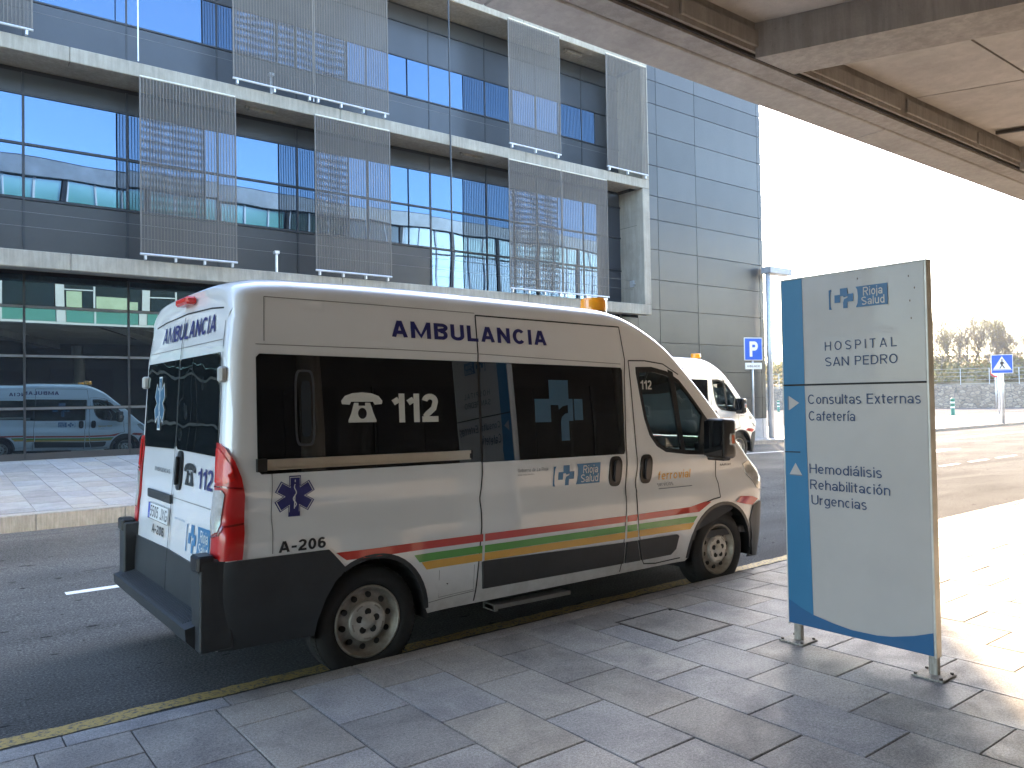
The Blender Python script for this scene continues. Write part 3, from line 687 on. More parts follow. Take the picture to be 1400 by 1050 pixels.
def build_van(label, cat='ambulance van'):
    T = thing('ambulance', label, cat, group='white ambulance vans')
    OUT = side_outline()
    body = MB()
    for mp in (near, far):
        V2, F = tri_region(OUT, (FWIN,), 0.075)
        body.add([mp(u, v, 0) for u, v in V2], F)
    # rounded rear corners as regular strips
    zz = [.33 + (2.18 - .33) * i / 40 for i in range(41)]; ne = 9
    for mp in (near, far):
        vs = [mp(Xr(z) + CRN * (j / ne) ** 1.6, z, 0) for z in zz for j in range(ne + 1)]
        body.add(vs, [(i * (ne + 1) + j, i * (ne + 1) + j + 1, (i + 1) * (ne + 1) + j + 1, (i + 1) * (ne + 1) + j) for i in range(40) for j in range(ne)])
    # roof and bonnet loft
    nt_ = 36; vs = []; xs_ = XTOP[1:]
    for x in xs_: vs += [loft(x, j / nt_) for j in range(nt_ + 1)]
    fs = []
    for i in range(len(xs_) - 1):
        for j in range(nt_):
            xm = (xs_[i] + xs_[i + 1]) / 2
            if 3.9 < xm < 4.78 and 5 <= j < nt_ - 5: continue      # windscreen opening
            fs.append((i * (nt_ + 1) + j, (i + 1) * (nt_ + 1) + j, (i + 1) * (nt_ + 1) + j + 1, i * (nt_ + 1) + j + 1))
    body.add(vs, fs)
    # rear face
    nz = [.33, .45, .6, .8, 1.0, 1.2, 1.4, 1.6, 1.8, 2.0, 2.1, 2.18]
    vs = []; ny = nt_
    def rowy(z):
        e = smooth_lerp(z, PROF) + 0.085
        return [e + (VW - 2 * e) * j / ny for j in range(ny + 1)]
    for z in nz: vs += [(Xr(z), y, z) for y in rowy(z)]
    cap = []
    e = smooth_lerp(2.18, PROF) + .085
    ys_ = rowy(2.18)
    zc_ = [2.18 + (Rf(.2) - .045 - 2.18) * (1 - abs((y - VW / 2) / (VW / 2 - e)) ** 3.2) ** (1 / 2.2) if abs((y - VW / 2) / (VW / 2 - e)) < 1 else 2.18 for y in ys_]
    for f_ in (.33, .66, 1.0): vs += [(Xr(2.18 + (z - 2.18) * f_), y, 2.18 + (z - 2.18) * f_) for y, z in zip(ys_, zc_)]
    nr_ = len(nz) + 3
    fs = [(i * (ny + 1) + j, i * (ny + 1) + j + 1, (i + 1) * (ny + 1) + j + 1, (i + 1) * (ny + 1) + j) for i in range(nr_ - 1) for j in range(ny)]
    body.add(vs, fs)
    # rounded rear roof edge between the rear face and the roof
    rows = [[(Xr(z), y, z) for y, z in zip(ys_, zc_)], [], []]
    for j in range(ny + 1):
        a_ = Vector(rows[0][j]); c_ = Vector(loft(.2, j / nt_)); m_ = (a_ + c_) / 2
        m_ += Vector((-.012, 0, .014)) if a_.z > 2.25 else Vector((-.004, 0, 0))
        rows[1].append(tuple(m_)); rows[2].append(tuple(c_))
    fs = [(i * (ny + 1) + j, i * (ny + 1) + j + 1, (i + 1) * (ny + 1) + j + 1, (i + 1) * (ny + 1) + j) for i in range(2) for j in range(ny)]
    body.add(rows[0] + rows[1] + rows[2], fs)
    me = body.mesh('body', M_PAINT, True)
    bm = bmesh.new(); bm.from_mesh(me); bmesh.ops.remove_doubles(bm, verts=bm.verts, dist=0.004)
    bmesh.ops.recalc_face_normals(bm, faces=bm.faces); bm.to_mesh(me); bm.free()
    me.set_sharp_from_angle(angle=math.radians(50))
    bo = link('body', me, T)
    # windscreen
    vs = []; xs2 = [x for x in XTOP if 3.88 <= x <= 4.79]
    for x in xs2: vs += [loft(x, j / nt_) for j in range(5, nt_ - 4)]
    n = nt_ - 9
    vs = [(x + 0.006, y, z + 0.006) for x, y, z in vs]
    fs = [(i * n + j, (i + 1) * n + j, (i + 1) * n + j + 1, i * n + j + 1) for i in range(len(xs2) - 1) for j in range(n - 1)]
    MB().add(vs, fs).build('windscreen', M_CLEAR, T, smooth=True)
    # underbody, arch liners and inner trim
    ub = MB()
    ub.box(0.16, 0.60, 0.10, VW - 0.10, 0.36, 0.46).box(1.44, 3.94, 0.08, VW - 0.08, 0.34, 0.44).box(0.60, 1.44, 0.45, VW - 0.45, 0.36, 0.46).box(3.94, 5.2, 0.45, VW - 0.45, 0.30, 0.42)
    ub.tube((0.3, 1.5, .30), (2.9, 1.5, .27), 0.045)
    ub.box(0.95, 1.09, 0.2, VW - 0.2, 0.28, 0.38)
    ub.build('underbody', M_BLACK, T)
    for cx, rx, rz in ((1.02, .40, .46), (4.44, .47, .51)):
        for yy0, yy1 in ((0.035, 0.48), (VW - 0.48, VW - 0.035)):
            pts = ell(cx, 0.29, rx, rz, 17, 0, PI, 2.1)
            vs = [(a, yy0, b) for a, b in pts] + [(a, yy1, b) for a, b in pts]
            fs = [(i, i + 1, 18 + i, 17 + i) for i in range(16)]
            yi = yy1 if yy0 < 1 else yy0
            vs += [(cx, yi, 0.29)]
            o_ = 17 if yy0 < 1 else 0
            fs += [(o_ + i, o_ + i + 1, 34) for i in range(16)]
            MB().add(vs, fs).build('wheel_arch_liner', M_BLACK, T)
    # cab interior
    CABP = [(3.36, .52), (3.92, .52), (4.9, .80), (4.9, 1.22), (4.40, 1.58), (4.0, 1.90), (3.36, 2.05)]
    FW2 = [(3.80 + (a - 3.80) * 1.03, 1.6 + (b - 1.6) * 1.03) for a, b in FWIN]
    for mp, s_ in ((near, 1), (far, 1)):
        drape('door_trim', CABP, (lambda f: (lambda u, v, o: f(u, min(v, zs(u) - .03), o)))(mp), -0.05, M_TRIM, T, holes=(FW2,), step=0.12)
    cb = MB(); cb.box(3.32, 3.36, 0.12, VW - 0.12, 0.46, 2.12); cb.build('bulkhead', M_TRIM, T)
    MB().box(3.36, 4.9, 0.08, VW - 0.08, 0.5, 0.56).build('cab_floor', M_TRIM, T)
    db = MB(); db.prism([(4.35, .95), (4.40, 1.18), (4.55, 1.24), (4.86, 1.26), (4.95, .9), (4.7, .6), (4.5, .6)], lambda u, v, k: (u, 0.13 + k * (VW - 0.26), v)); db.build('dashboard', M_TRIM, T)
    for cyy, wd in ((0.45, .5), (1.36, .78)):
        st = MB(); st.box(3.50, 3.98, cyy - wd / 2, cyy + wd / 2, .78, .95, 0.05)
        so = st.build('seat', M_SEAT, T, smooth=True)
        bk = MB(); bk.prism([(3.50, .90), (3.62, .92), (3.50, 1.50), (3.40, 1.50)], lambda u, v, k: (u, cyy - wd / 2 + .02 + k * (wd - .04), v)); bk.build('backrest', M_SEAT, so)
        for hy in ([cyy] if wd < .6 else [cyy - .2, cyy + .2]):
            MB().box(3.40, 3.50, hy - .13, hy + .13, 1.53, 1.72, 0.03).build('headrest', M_SEAT, so)
    sw = MB(); c0 = Vector((4.22, 1.55, 1.18)); q = Vector((-0.45, 0, 0.9)).to_track_quat('Z', 'Y')
    pts = [c0 + q @ Vector((math.cos(t) * .2, math.sin(t) * .2, 0)) for t in [2 * PI * i / 20 for i in range(21)]]
    for a, b in zip(pts, pts[1:]): sw.tube(a, b, .015, n=6, cap=False)
    sw.tube(c0, c0 + q @ Vector((.2, 0, 0)), .015, n=6).tube(c0, c0 + q @ Vector((-.2, 0, 0)), .015, n=6).tube(c0, (4.5, 1.55, .98), .03)
    sw.build('steering_wheel', M_BLACK, T)
    # side glazing and everything that is the same on both sides
    BAND1 = [(.30, 1.955), (.32, 1.975), (1.835, 1.975), (1.835, 1.29), (.32, 1.29), (.30, 1.31)]
    BAND2 = [(1.855, 1.975), (3.235, 1.97), (3.25, 1.95), (3.235, 1.31), (3.22, 1.285), (1.855, 1.285)]
    for side, mp in (('n', near), ('f', far)):
        w1 = drape('side_window', BAND1, mp, 0.006, M_BLACKGLASS, T, step=.15, thick=.006)
        w2 = drape('side_window', BAND2, mp, 0.006, M_BLACKGLASS, T, step=.15, thick=.006)
        drape('window_seal', strip([(1.845, 1.975), (1.845, 1.285)], .02), mp, 0.004, M_SEAM, T, step=.15)
        if side == 'n':
            # opening vent frame in the rear window
            fr = ell(.585, 1.665, .062, .225, 28, ex=5); fi = ell(.585, 1.665, .050, .212, 28, ex=5)
            drape('vent_frame', fr, mp, .009, plain('dark_grey_frame', (.05, .052, .058), .35), w1, holes=(fi,), step=.1, thick=.004)
            drape('vent_pane', ell(.592, 1.66, .030, .165, 24, ex=5), mp, .0085, plain('vent_pane_grey', (.025, .032, .04), .15), w1, step=.1)
        # cab door glass with black surround and division bar
        g_ = drape('door_window', [(3.80 + (a - 3.80) * .985, 1.6 + (b - 1.6) * .985) for a, b in FWIN], mp, -.012, M_CLEAR, T, step=.12)
        ring_o = [(3.84 + (a - 3.84) * 1.02, 1.6 + (b - 1.6) * 1.03) for a, b in FWIN]; ring_i = [(3.84 + (a - 3.84) * .94, 1.6 + (b - 1.6) * .92) for a, b in FWIN]
        drape('window_frame', ring_o, mp, .005, M_BLACK, g_, holes=(ring_i,), step=.09, thick=.02)
        drape('division_bar', [(3.80, 1.97), (3.86, 1.95), (3.965, 1.262), (3.915, 1.27)], mp, .004, M_BLACK, g_, step=.12, thick=.02)
        drape('mirror_corner_panel', [(4.14, 1.25), (4.37, 1.26), (4.385, 1.38), (4.30, 1.52), (4.22, 1.60), (4.16, 1.40)], mp, .008, M_BLACK, g_, step=.12, thick=.02)
        # panel gaps
        seams = [[(.36, 2.31), (1.0, 2.315), (1.845, 2.315)], [(1.85, 2.30), (3.26, 2.30)], [(.30, 2.03), (1.2, 2.035), (1.84, 2.03)], [(1.86, 2.03), (3.24, 2.0)],
                 [(1.85, 2.30), (1.85, 2.03), (1.845, 1.97)], [(1.845, 1.285), (1.84, 1.1), (1.825, .99), (1.83, .85), (1.80, .42), (1.79, .35)],
                 [(3.26, 2.30), (3.29, 2.04), (3.275, 1.9), (3.25, 1.26), (3.25, 1.05), (3.225, .98), (3.23, .85), (3.20, .42), (3.19, .36)],
                 [(3.33, 2.03), (3.345, 1.8), (3.36, 1.5), (3.37, 1.15), (3.355, 1.02), (3.345, .95), (3.36, .8), (3.42, .45), (3.46, .39), (3.6, .375), (3.90, .385)],
                 [(3.33, 2.03), (3.52, 2.035), (3.74, 2.015), (3.93, 1.93)],
                 [(4.37, 1.235), (4.38, 1.1), (4.39, .95), (4.40, .86)], [(4.40, .86), (4.30, .85), (4.2, .83), (4.10, .77)],
                 [(.185, .86), (.185, .40)], [(.38, 1.30), (.38, .84)], [(.36, 2.31), (.35, 2.05)], [(1.42, .40), (1.79, .42)]]
        for i, s_ in enumerate(seams):
            w_ = 0.010 if i in (1, 4, 5, 6, 7, 8, 9, 10) else 0.005
            drape('panel_gap', strip(s_, w_), mp, .0028, M_SEAM if w_ > .006 else plain('shallow_groove', (.22, .21, .195), .6), bo, step=.035)
        # dark cladding
        drape('rear_cladding', [(.10, .33), (.10, .82), (.185, .825), (.72, .825), (.745, .80), (.83, .70), (.76, .64), (.70, .54), (.655, .42), (.64, .33)], mp, .012, M_CLAD, T, step=.08, thick=.02)
        drape('door_moulding', [(1.855, .425), (1.84, .61), (1.86, .615), (3.215, .59), (3.21, .425)], mp, .016, M_CLAD, T, step=.12, thick=.016)
        drape('door_moulding', [(3.235, .425), (3.24, .59), (3.355, .59), (3.40, .425)], mp, .016, M_CLAD, T, step=.12, thick=.016)
        drape('door_moulding', [(3.425, .425), (3.375, .59), (3.84, .59), (3.86, .575), (3.83, .47), (3.77, .428)], mp, .016, M_CLAD, T, step=.12, thick=.016)
        drape('bumper_side', [(4.885, .27), (4.905, .45), (4.86, .62), (4.92, .74), (5.05, .78), (5.2, .74), (5.34, .70), (5.385, .45), (5.36, .30), (5.25, .25)], mp, .010, M_CLAD, T, step=.07, thick=.012)
        for arc, a_ in ((ARCH_R, 'r'), (ARCH_F, 'f')):
            cx = 1.02 if a_ == 'r' else 4.44
            P_ = [p for p in arc if p[1] > .34]
            if a_ == 'r': P_ = [p for p in P_ if p[0] > .80]
            drape('arch_lip', strip([(cx + (x - cx) * 1.015, .30 + (z - .30) * 1.015) for x, z in P_], .03), mp, .003, M_BLACK if a_ == 'f' else M_CLAD, bo, step=.12, thick=.02)
        # coloured stripes following the body
        drape('red_stripe', [(.765, .80), (.83, .75), (1.845, .75), (1.845, .80)], mp, .003, M_RED, T, step=.12)
        drape('red_stripe', [(1.86, .75), (3.225, .75), (3.225, .80), (1.86, .80)], mp, .003, M_RED, T, step=.12)
        drape('red_stripe', [(3.245, .75), (3.35, .75), (3.36, .80), (3.245, .80)], mp, .003, M_RED, T, step=.12)
        drape('red_stripe', [(3.375, .75), (4.11, .755), (4.27, .83), (4.20, .838), (4.0, .805), (3.375, .80)], mp, .003, M_RED, T, step=.12)
        drape('red_stripe', [(4.62, .80), (4.80, .765), (4.90, .75), (4.99, .80), (4.90, .83), (4.70, .845)], mp, .013, M_RED, T, step=.12)
        for nm, m_, za, zb, xs_ in (('green_stripe', M_GREEN, .672, .722, 1.30), ('yellow_stripe', M_YELLOW, .618, .670, 1.355)):
            for (a, b) in ((xs_, 1.84), (1.86, 3.222), (3.245, 3.355 if nm[0] == 'g' else 3.37), (3.375, 4.04 if nm[0] == 'g' else 4.0)):
                if a == 3.375 and nm[0] == 'y': a = 3.385
                sh = .04 if a == xs_ else 0
                e_ = .05 if b > 4.0 - 1e-6 and b < 4.1 else 0
                drape(nm, [(a + sh, za), (b, za), (b + e_, zb), (a, zb)], mp, .003, m_, T, step=.12)
        # door handles
        for hx, nm in ((3.125, 'door_handle'), (3.475, 'door_handle')):
            h = drape(nm, ell(hx, 1.155, .068, .118, 28, ex=3.2), mp, .010, M_BLACK, T, step=.06, thick=.012)
            drape('grip', ell(hx, 1.155, .026, .085, 18, ex=3), mp, .032, plain('worn_black_plastic', (.035, .032, .036), .3), h, step=.06, thick=.028)
        # slide rail
        if True:
            rl = MB(); y_ = 0
            sgn = 1 if side == 'n' else -1
            def YY(a, off): return near(a, 1.34, off)[1] if side == 'n' else far(a, 1.34, off)[1]
            rl.box(.31, 1.74, YY(.6, .0), YY(.6, .028), 1.352, 1.372).box(.31, 1.74, YY(.6, .0), YY(.6, .028), 1.312, 1.320).box(.31, 1.74, YY(.6, .0), YY(.6, .014), 1.320, 1.352)
            ro = rl.build('sliding_door_rail', M_ALU, T)
            MB().box(.29, .345, YY(.6, .0), YY(.6, .031), 1.305, 1.378).build('end_cap', M_BLACK, ro)
            MB().box(1.735, 1.765, YY(.6, .0), YY(.6, .012), 1.312, 1.372).build('end_cap', M_SEAM, ro)
        # tail lamp
        def lampmap(u, v, o, side=side):
            # u runs from the rear door edge round the corner to the side
            yb_ = smooth_lerp(v, PROF); xr_ = Xr(v)
            px = lerp(u, [(0, xr_ - .004), (.03, xr_ - .008), (.07, xr_ - .008), (.10, xr_ - .002), (.125, xr_ + .01), (.15, xr_ + .035), (.26, xr_ + .145)])
            py = lerp(u, [(0, yb_ + .15), (.03, yb_ + .12), (.07, yb_ + .075), (.10, yb_ + .035), (.125, yb_ + .008), (.15, yb_ - .008), (.26, yb_ - .008)])
            t_ = min(1, max(0, (u - .05) / .1))
            px -= o * (1 - t_); py -= o * t_
            return (px, py if side == 'n' else VW - py, v)
        TLP = [(0, .83), (0, 1.47), (.06, 1.465), (.11, 1.44), (.16, 1.37), (.20, 1.28), (.225, 1.18), (.235, 1.06), (.235, .83)]
        tl = drape('tail_lamp', TLP, lampmap, .006, M_LAMPRED, T, step=.03, thick=.04)
        drape('reversing_lens', [(.012, .955), (.012, 1.205), (.10, 1.215), (.118, 1.19), (.112, 1.03), (.09, .985)], lampmap, .014, M_LAMPWHITE, tl, step=.03, thick=.006)
        drape('lens_band', [(.012, 1.222), (.012, 1.232), (.10, 1.237), (.205, 1.225), (.205, 1.215), (.10, 1.227)], lampmap, .0125, plain('deep_red_lens', (.2, .004, .005), .2, coat=1), tl, step=.03)
        drape('lens_band', [(.012, .940), (.012, .950), (.09, .98), (.118, 1.02), (.232, 1.03), (.232, 1.02), (.122, 1.01), (.095, .965)], lampmap, .0125, MC['deep_red_lens'], tl, step=.03)
        drape('bright_lens', [(.02, 1.25), (.02, 1.44), (.06, 1.44), (.10, 1.41), (.14, 1.35), (.165, 1.27), (.12, 1.25)], lampmap, .0125, M_LAMPRED2, tl, step=.03)
        # headlamp
        drape('headlamp', [(4.80, 1.13), (4.90, 1.16), (5.02, 1.06), (5.14, .92), (5.10, .86), (4.98, .90), (4.86, 1.02)], mp, .006, M_LAMPWHITE, T, step=.05, thick=.006)
        # mirror
        s2 = 1 if side == 'n' else -1; yb = 0 if side == 'n' else VW
        mr = MB(); mr.box(4.13, 4.31, yb - s2 * .26, yb - s2 * .045, 1.215, 1.555, .045)
        mo = mr.build('door_mirror', M_BLACK, T, smooth=True)
        MB().box(4.118, 4.132, yb - s2 * .245, yb - s2 * .06, 1.24, 1.535).build('mirror_glass', M_BLACKGLASS, mo)
        MB().box(4.20, 4.27, yb - s2 * .255, yb - s2 * .272, 1.33, 1.43, .008).build('side_indicator', M_LAMPWHITE, mo)
        MB().box(4.22, 4.25, yb - s2 * .272, yb - s2 * .275, 1.345, 1.415).build('indicator_bulb', plain('orange_bulb', (.5, .12, .05), .3), mo)
        MB().box(4.20, 4.32, yb - s2 * .05, yb + s2 * .12, 1.26, 1.34, .02).box(4.2, 4.3, yb - s2 * .2, yb - s2 * .02, 1.195, 1.225, .01).build('mirror_arm', M_BLACK, mo)
        # lettering on both sides; u runs forwards on the near side, backwards on the far side
        if side == 'n': tm = near; X = lambda a: a
        else: tm = (lambda u, v, o: far(-u, v, o)); X = None
        def LT(name, txt, a, b, c, d, off, m_, bold=0, spacing=1.0, par=T):
            if side == 'n': return lettering(name, txt, a, b, c, d, near, off, m_, par, bold, spacing)
            return lettering(name, txt, b, a, c, d, far, off, m_, par, bold, spacing)
        BT = lambda name, txt, a, b, c, d, off, m_, wt, gp: block(name, txt, a if side == 'n' else b, b if side == 'n' else a, c, d, mp, off, m_, T, wt, gp)
        BT('ambulancia_lettering', 'AMBULANCIA', 1.185, 2.48, 2.115, 2.225, .004, M_NAVY, .205, .17)
        BT('emergency_number', '112', 1.165, 1.505, 1.568, 1.752, .0085, M_FILM, .20, .09)
        # telephone pictogram
        def mpx(u, v, o): return mp(u, v, o)
        tp = [(.82, 1.685), (.815, 1.705), (.84, 1.735), (.89, 1.752), (.955, 1.757), (1.02, 1.752), (1.07, 1.735), (1.095, 1.705), (1.09, 1.685), (1.04, 1.682), (1.03, 1.70), (.88, 1.70), (.87, 1.682)]
        bp_ = [(.90, 1.693), (.93, 1.693), (.93, 1.675), (.975, 1.675), (.975, 1.693), (1.01, 1.693), (1.03, 1.63), (1.05, 1.585), (1.05, 1.573), (.86, 1.573), (.86, 1.585), (.88, 1.63)]
        drape('telephone_handset', tp, mp, .0085, M_FILM, T, step=.1)
        drape('telephone_base', bp_, mp, .0085, M_FILM, T, holes=(ell(.955, 1.628, .030, .034, 20),), step=.1)
        # window cross film: stepped cross with a notch that reads as an r
        drape('window_cross', [(2.47, 1.86), (2.66, 1.86), (2.66, 1.72), (2.70, 1.72), (2.70, 1.555), (2.655, 1.555), (2.655, 1.41), (2.575, 1.41), (2.575, 1.55), (2.585, 1.585), (2.62, 1.61), (2.65, 1.615), (2.65, 1.675), (2.60, 1.665), (2.56, 1.64), (2.555, 1.675), (2.48, 1.675), (2.48, 1.55), (2.33, 1.55), (2.33, 1.72), (2.47, 1.72)], mp, .0085, M_CROSS, T, step=.1)
        drape('window_cross', [(2.715, 1.72), (2.80, 1.72), (2.80, 1.56), (2.715, 1.56)], mp, .0085, M_CROSS, T, step=.1)
        # health service logo on the door
        logo(T, mp, 2.485, 1.075, 1.225, 1 if side == 'n' else -1, 2.96, LT)
        LT('region_lettering', 'Gobierno de La Rioja', 2.15, 2.43, 1.20, 1.225, .004, M_GREYTXT)
        LT('small_lettering', 'www.riojasalud.es', 2.15, 2.30, 1.175, 1.187, .004, M_GREYTXT)
        LT('operator_lettering', 'ferrovial', 3.625, 4.03, 1.055, 1.125, .004, M_ORANGETXT, .012)
        LT('services_lettering', 'servicios', 3.61, 3.80, 1.005, 1.037, .004, M_GREYTXT)
        drape('lettering_rule', strip([(3.61, .985), (4.03, .985)], .006), mp, .004, M_GREYTXT, T, step=.2)
        BT('fleet_number', 'A-206', .415, .70, .84, .905, .004, M_BTXT, .19, .12)
        LT('engine_badge', 'MultiJet', 4.44, 4.60, 1.13, 1.15, .006, M_BTXT, .02)
        BT('door_number', '112', 3.47, 3.60, 1.80, 1.875, -.008, M_FILM, .17, .13)
        star(T, mp, .515, 1.155, .118)
        # side step under the sliding door (near side only shows)
        if side == 'n':
            MB().box(1.95, 2.66, .03, .14, .265, .292).box(1.95, 1.98, .02, .16, .255, .30).build('side_step', plain('grey_step', (.22, .21, .19), .5, .4, vary=.2), T)
            MB().box(1.56, 1.565, .01, .02, .50, .505).build('screw', M_SEAM, T)
        # fuel flap and small screws
        drape('fuel_flap', strip([(1.50, .60), (1.50, .42), (1.78, .43), (1.78, .60)], .004), mp, .0018, MC['shallow_groove'], bo, step=.2)
    # ---- rear end
    split = VW / 2
    for s_ in (0, 1):
        W_ = (lambda a: a) if s_ == 0 else (lambda a: VW - a)
        gl = drape('rear_window', [(W_(.19), 1.95), (W_(.215), 1.985), (W_(1.00), 1.985), (W_(1.01), 1.97), (W_(1.01), 1.42), (W_(.98), 1.40), (W_(.20), 1.39), (W_(.175), 1.42)], rear, .008, M_REARGLASS, T, step=.12, thick=.01)
        hg = MB(); hg.box(.115, .16, W_(.10), W_(.165), 1.81, 1.90, .012)
        hg.build('hinge_cover', plain('hinge_grey', (.42, .41, .38), .45), T, smooth=False)
        hb = MB(); hb.box(-.025, .07, W_(.02), W_(.16), .775, .865, .012)
        hb.build('bumper_stop', M_BLACK, T)
        for zz in (.95, 1.55 - 1.0 + .05): pass
    drape('door_gap', strip([(split, 2.26), (split, .62)], .012), rear, .010, M_SEAM, T, step=.2)
    for yy in (.165, VW - .165): drape('door_gap', strip([(yy + (.03 if yy < 1 else -.03), 2.17), (yy, 1.9), (yy, .60)], .007), rear, .002, M_SEAM, T, step=.2)
    drape('roof_gap', strip([(.26, 2.25), (.5, 2.27), (1.025, 2.285), (1.55, 2.27), (1.79, 2.25)], .010), rear, .002, M_SEAM, T, step=.2)
    drape('door_crease', strip([(.2, 2.06), (1.85, 2.06)], .006), rear, .002, MC['shallow_groove'], T, step=.2)
    drape('door_crease', strip([(.2, 1.09), (1.02, 1.09)], .006), rear, .002, MC['shallow_groove'], T, step=.2)
    block('ambulancia_lettering', 'AMBULANCIA', 1.55, .36, 2.115, 2.225, rear, .006, M_NAVY, T, .17, .16)
    bl = MB(); bl.box(.135, .20, .86, 1.12, 2.335, 2.385, .012); bl.build('high_brake_lamp', M_LAMPRED2, T)
    # lower doors: dark cladding
    drape('rear_door_cladding', [(.17, .50), (.17, .745), (1.018, .76), (1.018, .50)], rear, .010, M_CLAD, T, step=.15, thick=.01)
    drape('rear_door_cladding', [(1.032, .50), (1.032, .76), (1.88, .745), (1.88, .50)], rear, .010, M_CLAD, T, step=.15, thick=.01)
    # bumper and step
    bp2 = MB()
    bp2.prism([(-.06, .405), (-.065, .47), (.09, .505), (.16, .50), (.16, .34), (.0, .34)], lambda u, v, k: (u, 0.10 + k * (VW - .20), v))
    b_ = bp2.build('rear_bumper', M_CLAD, T)
    gv = MB()
    for k in range(9): gv.box(-.045 + .014 * k, -.039 + .014 * k, .22, VW - .22, .474 + .0033 * k, .480 + .0033 * k)
    gv.build('step_grip_ribs', M_CLAD, b_)
    for s_ in (0, 1):
        y0, y1 = (.018, .18) if s_ == 0 else (VW - .018, VW - .18)
        cz = MB()
        cz.box(-.012, .17, y0, y1, .345, .84, .02)
        cz.build('bumper_corner', M_CLAD, T, smooth=False)
        drape('rear_reflector', [(y0 + (.03 if s_ == 0 else -.03), .62), (y0 + (.06 if s_ == 0 else -.06), .62), (y0 + (.06 if s_ == 0 else -.06), .68), (y0 + (.03 if s_ == 0 else -.03), .68)], (lambda u, v, o: (-.002 - o, u, v)), .002, M_LAMPRED2, T, step=.1)
    # number plate, its lamp bar, handle
    MB().box(.085, .10, 1.03, 1.62, 1.045, 1.105, .006).build('plate_lamp_bar', M_CLAD, T)
    pl = drape('number_plate', [(1.05, .905), (1.05, 1.015), (1.57, 1.015), (1.57, .905)], rear, .016, M_PLATE, T, step=.2, thick=.01)
    drape('plate_border', [(1.05, .905), (1.05, 1.015), (1.57, 1.015), (1.57, .905)], rear, .0166, M_BTXT, pl, holes=([(1.054, .909), (1.054, 1.011), (1.566, 1.011), (1.566, .909)],), step=.3)
    drape('country_band', [(1.52, .909), (1.52, 1.011), (1.566, 1.011), (1.566, .909)], rear, .0168, M_PBLUE, pl, step=.3)
    block('plate_number', '5505 JXG', 1.505, 1.07, .922, .998, rear, .0172, M_BTXT, pl, .13, .16)
    lettering('country_letter', 'E', 1.553, 1.533, .915, .94, rear, .0172, M_WHITE, pl)
    block('fleet_number', 'A-206', 1.47, 1.16, .815, .875, rear, .006, M_BTXT, T, .18, .14)
    lettering('model_lettering', 'EMERGENCIAS', 1.52, 1.12, 1.235, 1.262, rear, .006, M_BTXT, T, .02, shear=-.01)
    hd = drape('rear_door_handle', ell(.90, 1.27, .060, .125, 28, ex=3), rear, .014, M_BLACK, T, step=.06, thick=.014)
    drape('grip', ell(.90, 1.27, .02, .09, 16, ex=3), rear, .034, M_BLACK, hd, step=.06, thick=.025)
    block('emergency_number', '112', .50, .215, 1.19, 1.31, rear, .006, M_NAVY, T, .16, .13)
    tq = lambda pts: [(.80 - (a - .82) * .9, 1.19 + (b - 1.573) * .75) for a, b in pts]
    drape('telephone_handset', tq(tp), rear, .006, M_BTXT, T, step=.1)
    drape('telephone_base', tq(bp_), rear, .006, M_BTXT, T, holes=(tq(ell(.955, 1.628, .030, .034, 20)),), step=.1)
    star(T, lambda u, v, o: rear(-u + 2.9, v, o), 1.425, 1.70, .165, 'tall')
    LR = lambda name, txt, a, b, c, d, off, m_, bold=0, spacing=1.0, par=T: lettering(name, txt, 1.05 - a, 1.05 - b, c, d, rear, .006, m_, par, bold, spacing)
    logo(T, lambda u, v, o: rear(1.05 - u, v, o), .40, .80, .965, 1, .86, LR)
    lettering('region_lettering', 'Gobierno de La Rioja', .93, .70, .965, .98, rear, .006, M_LBLUE, T)
    # beacons
    for by in (.47, 1.58):
        bz = 2.475
        bc = MB(); bc.lathe([(0, 0), (.115, 0), (.115, .035), (.1, .04)], (3.34, by, bz - .045), 28, 'Z'); bo_ = bc.build('beacon_base', M_BLACK, T, smooth=False)
        ln = MB(); ln.lathe([(.112, .0), (.115, .03), (.112, .09), (.104, .108), (0, .112)], (3.34, by, bz - .008), 28, 'Z'); ln.build('beacon_lens', M_AMBER, bo_, smooth=False)
    # front grille and lower intake
    FRm = lambda u, v, o: (lerp(v, [(.25, 5.36), (.5, 5.41), (.7, 5.40), (.85, 5.36)]) + o - .09 * abs((u - 1.025) / .7) ** 2.5, u, v)
    drape('grille', [(.55, .56), (.5, .66), (.6, .74), (1.45, .74), (1.55, .66), (1.5, .56)], FRm, .02, M_BLACK, T, step=.12, thick=.03)
    drape('front_bumper', [(.36, .27), (.32, .5), (.42, .54), (1.63, .54), (1.73, .5), (1.69, .27)], FRm, .018, M_CLAD, T, step=.12, thick=.03)
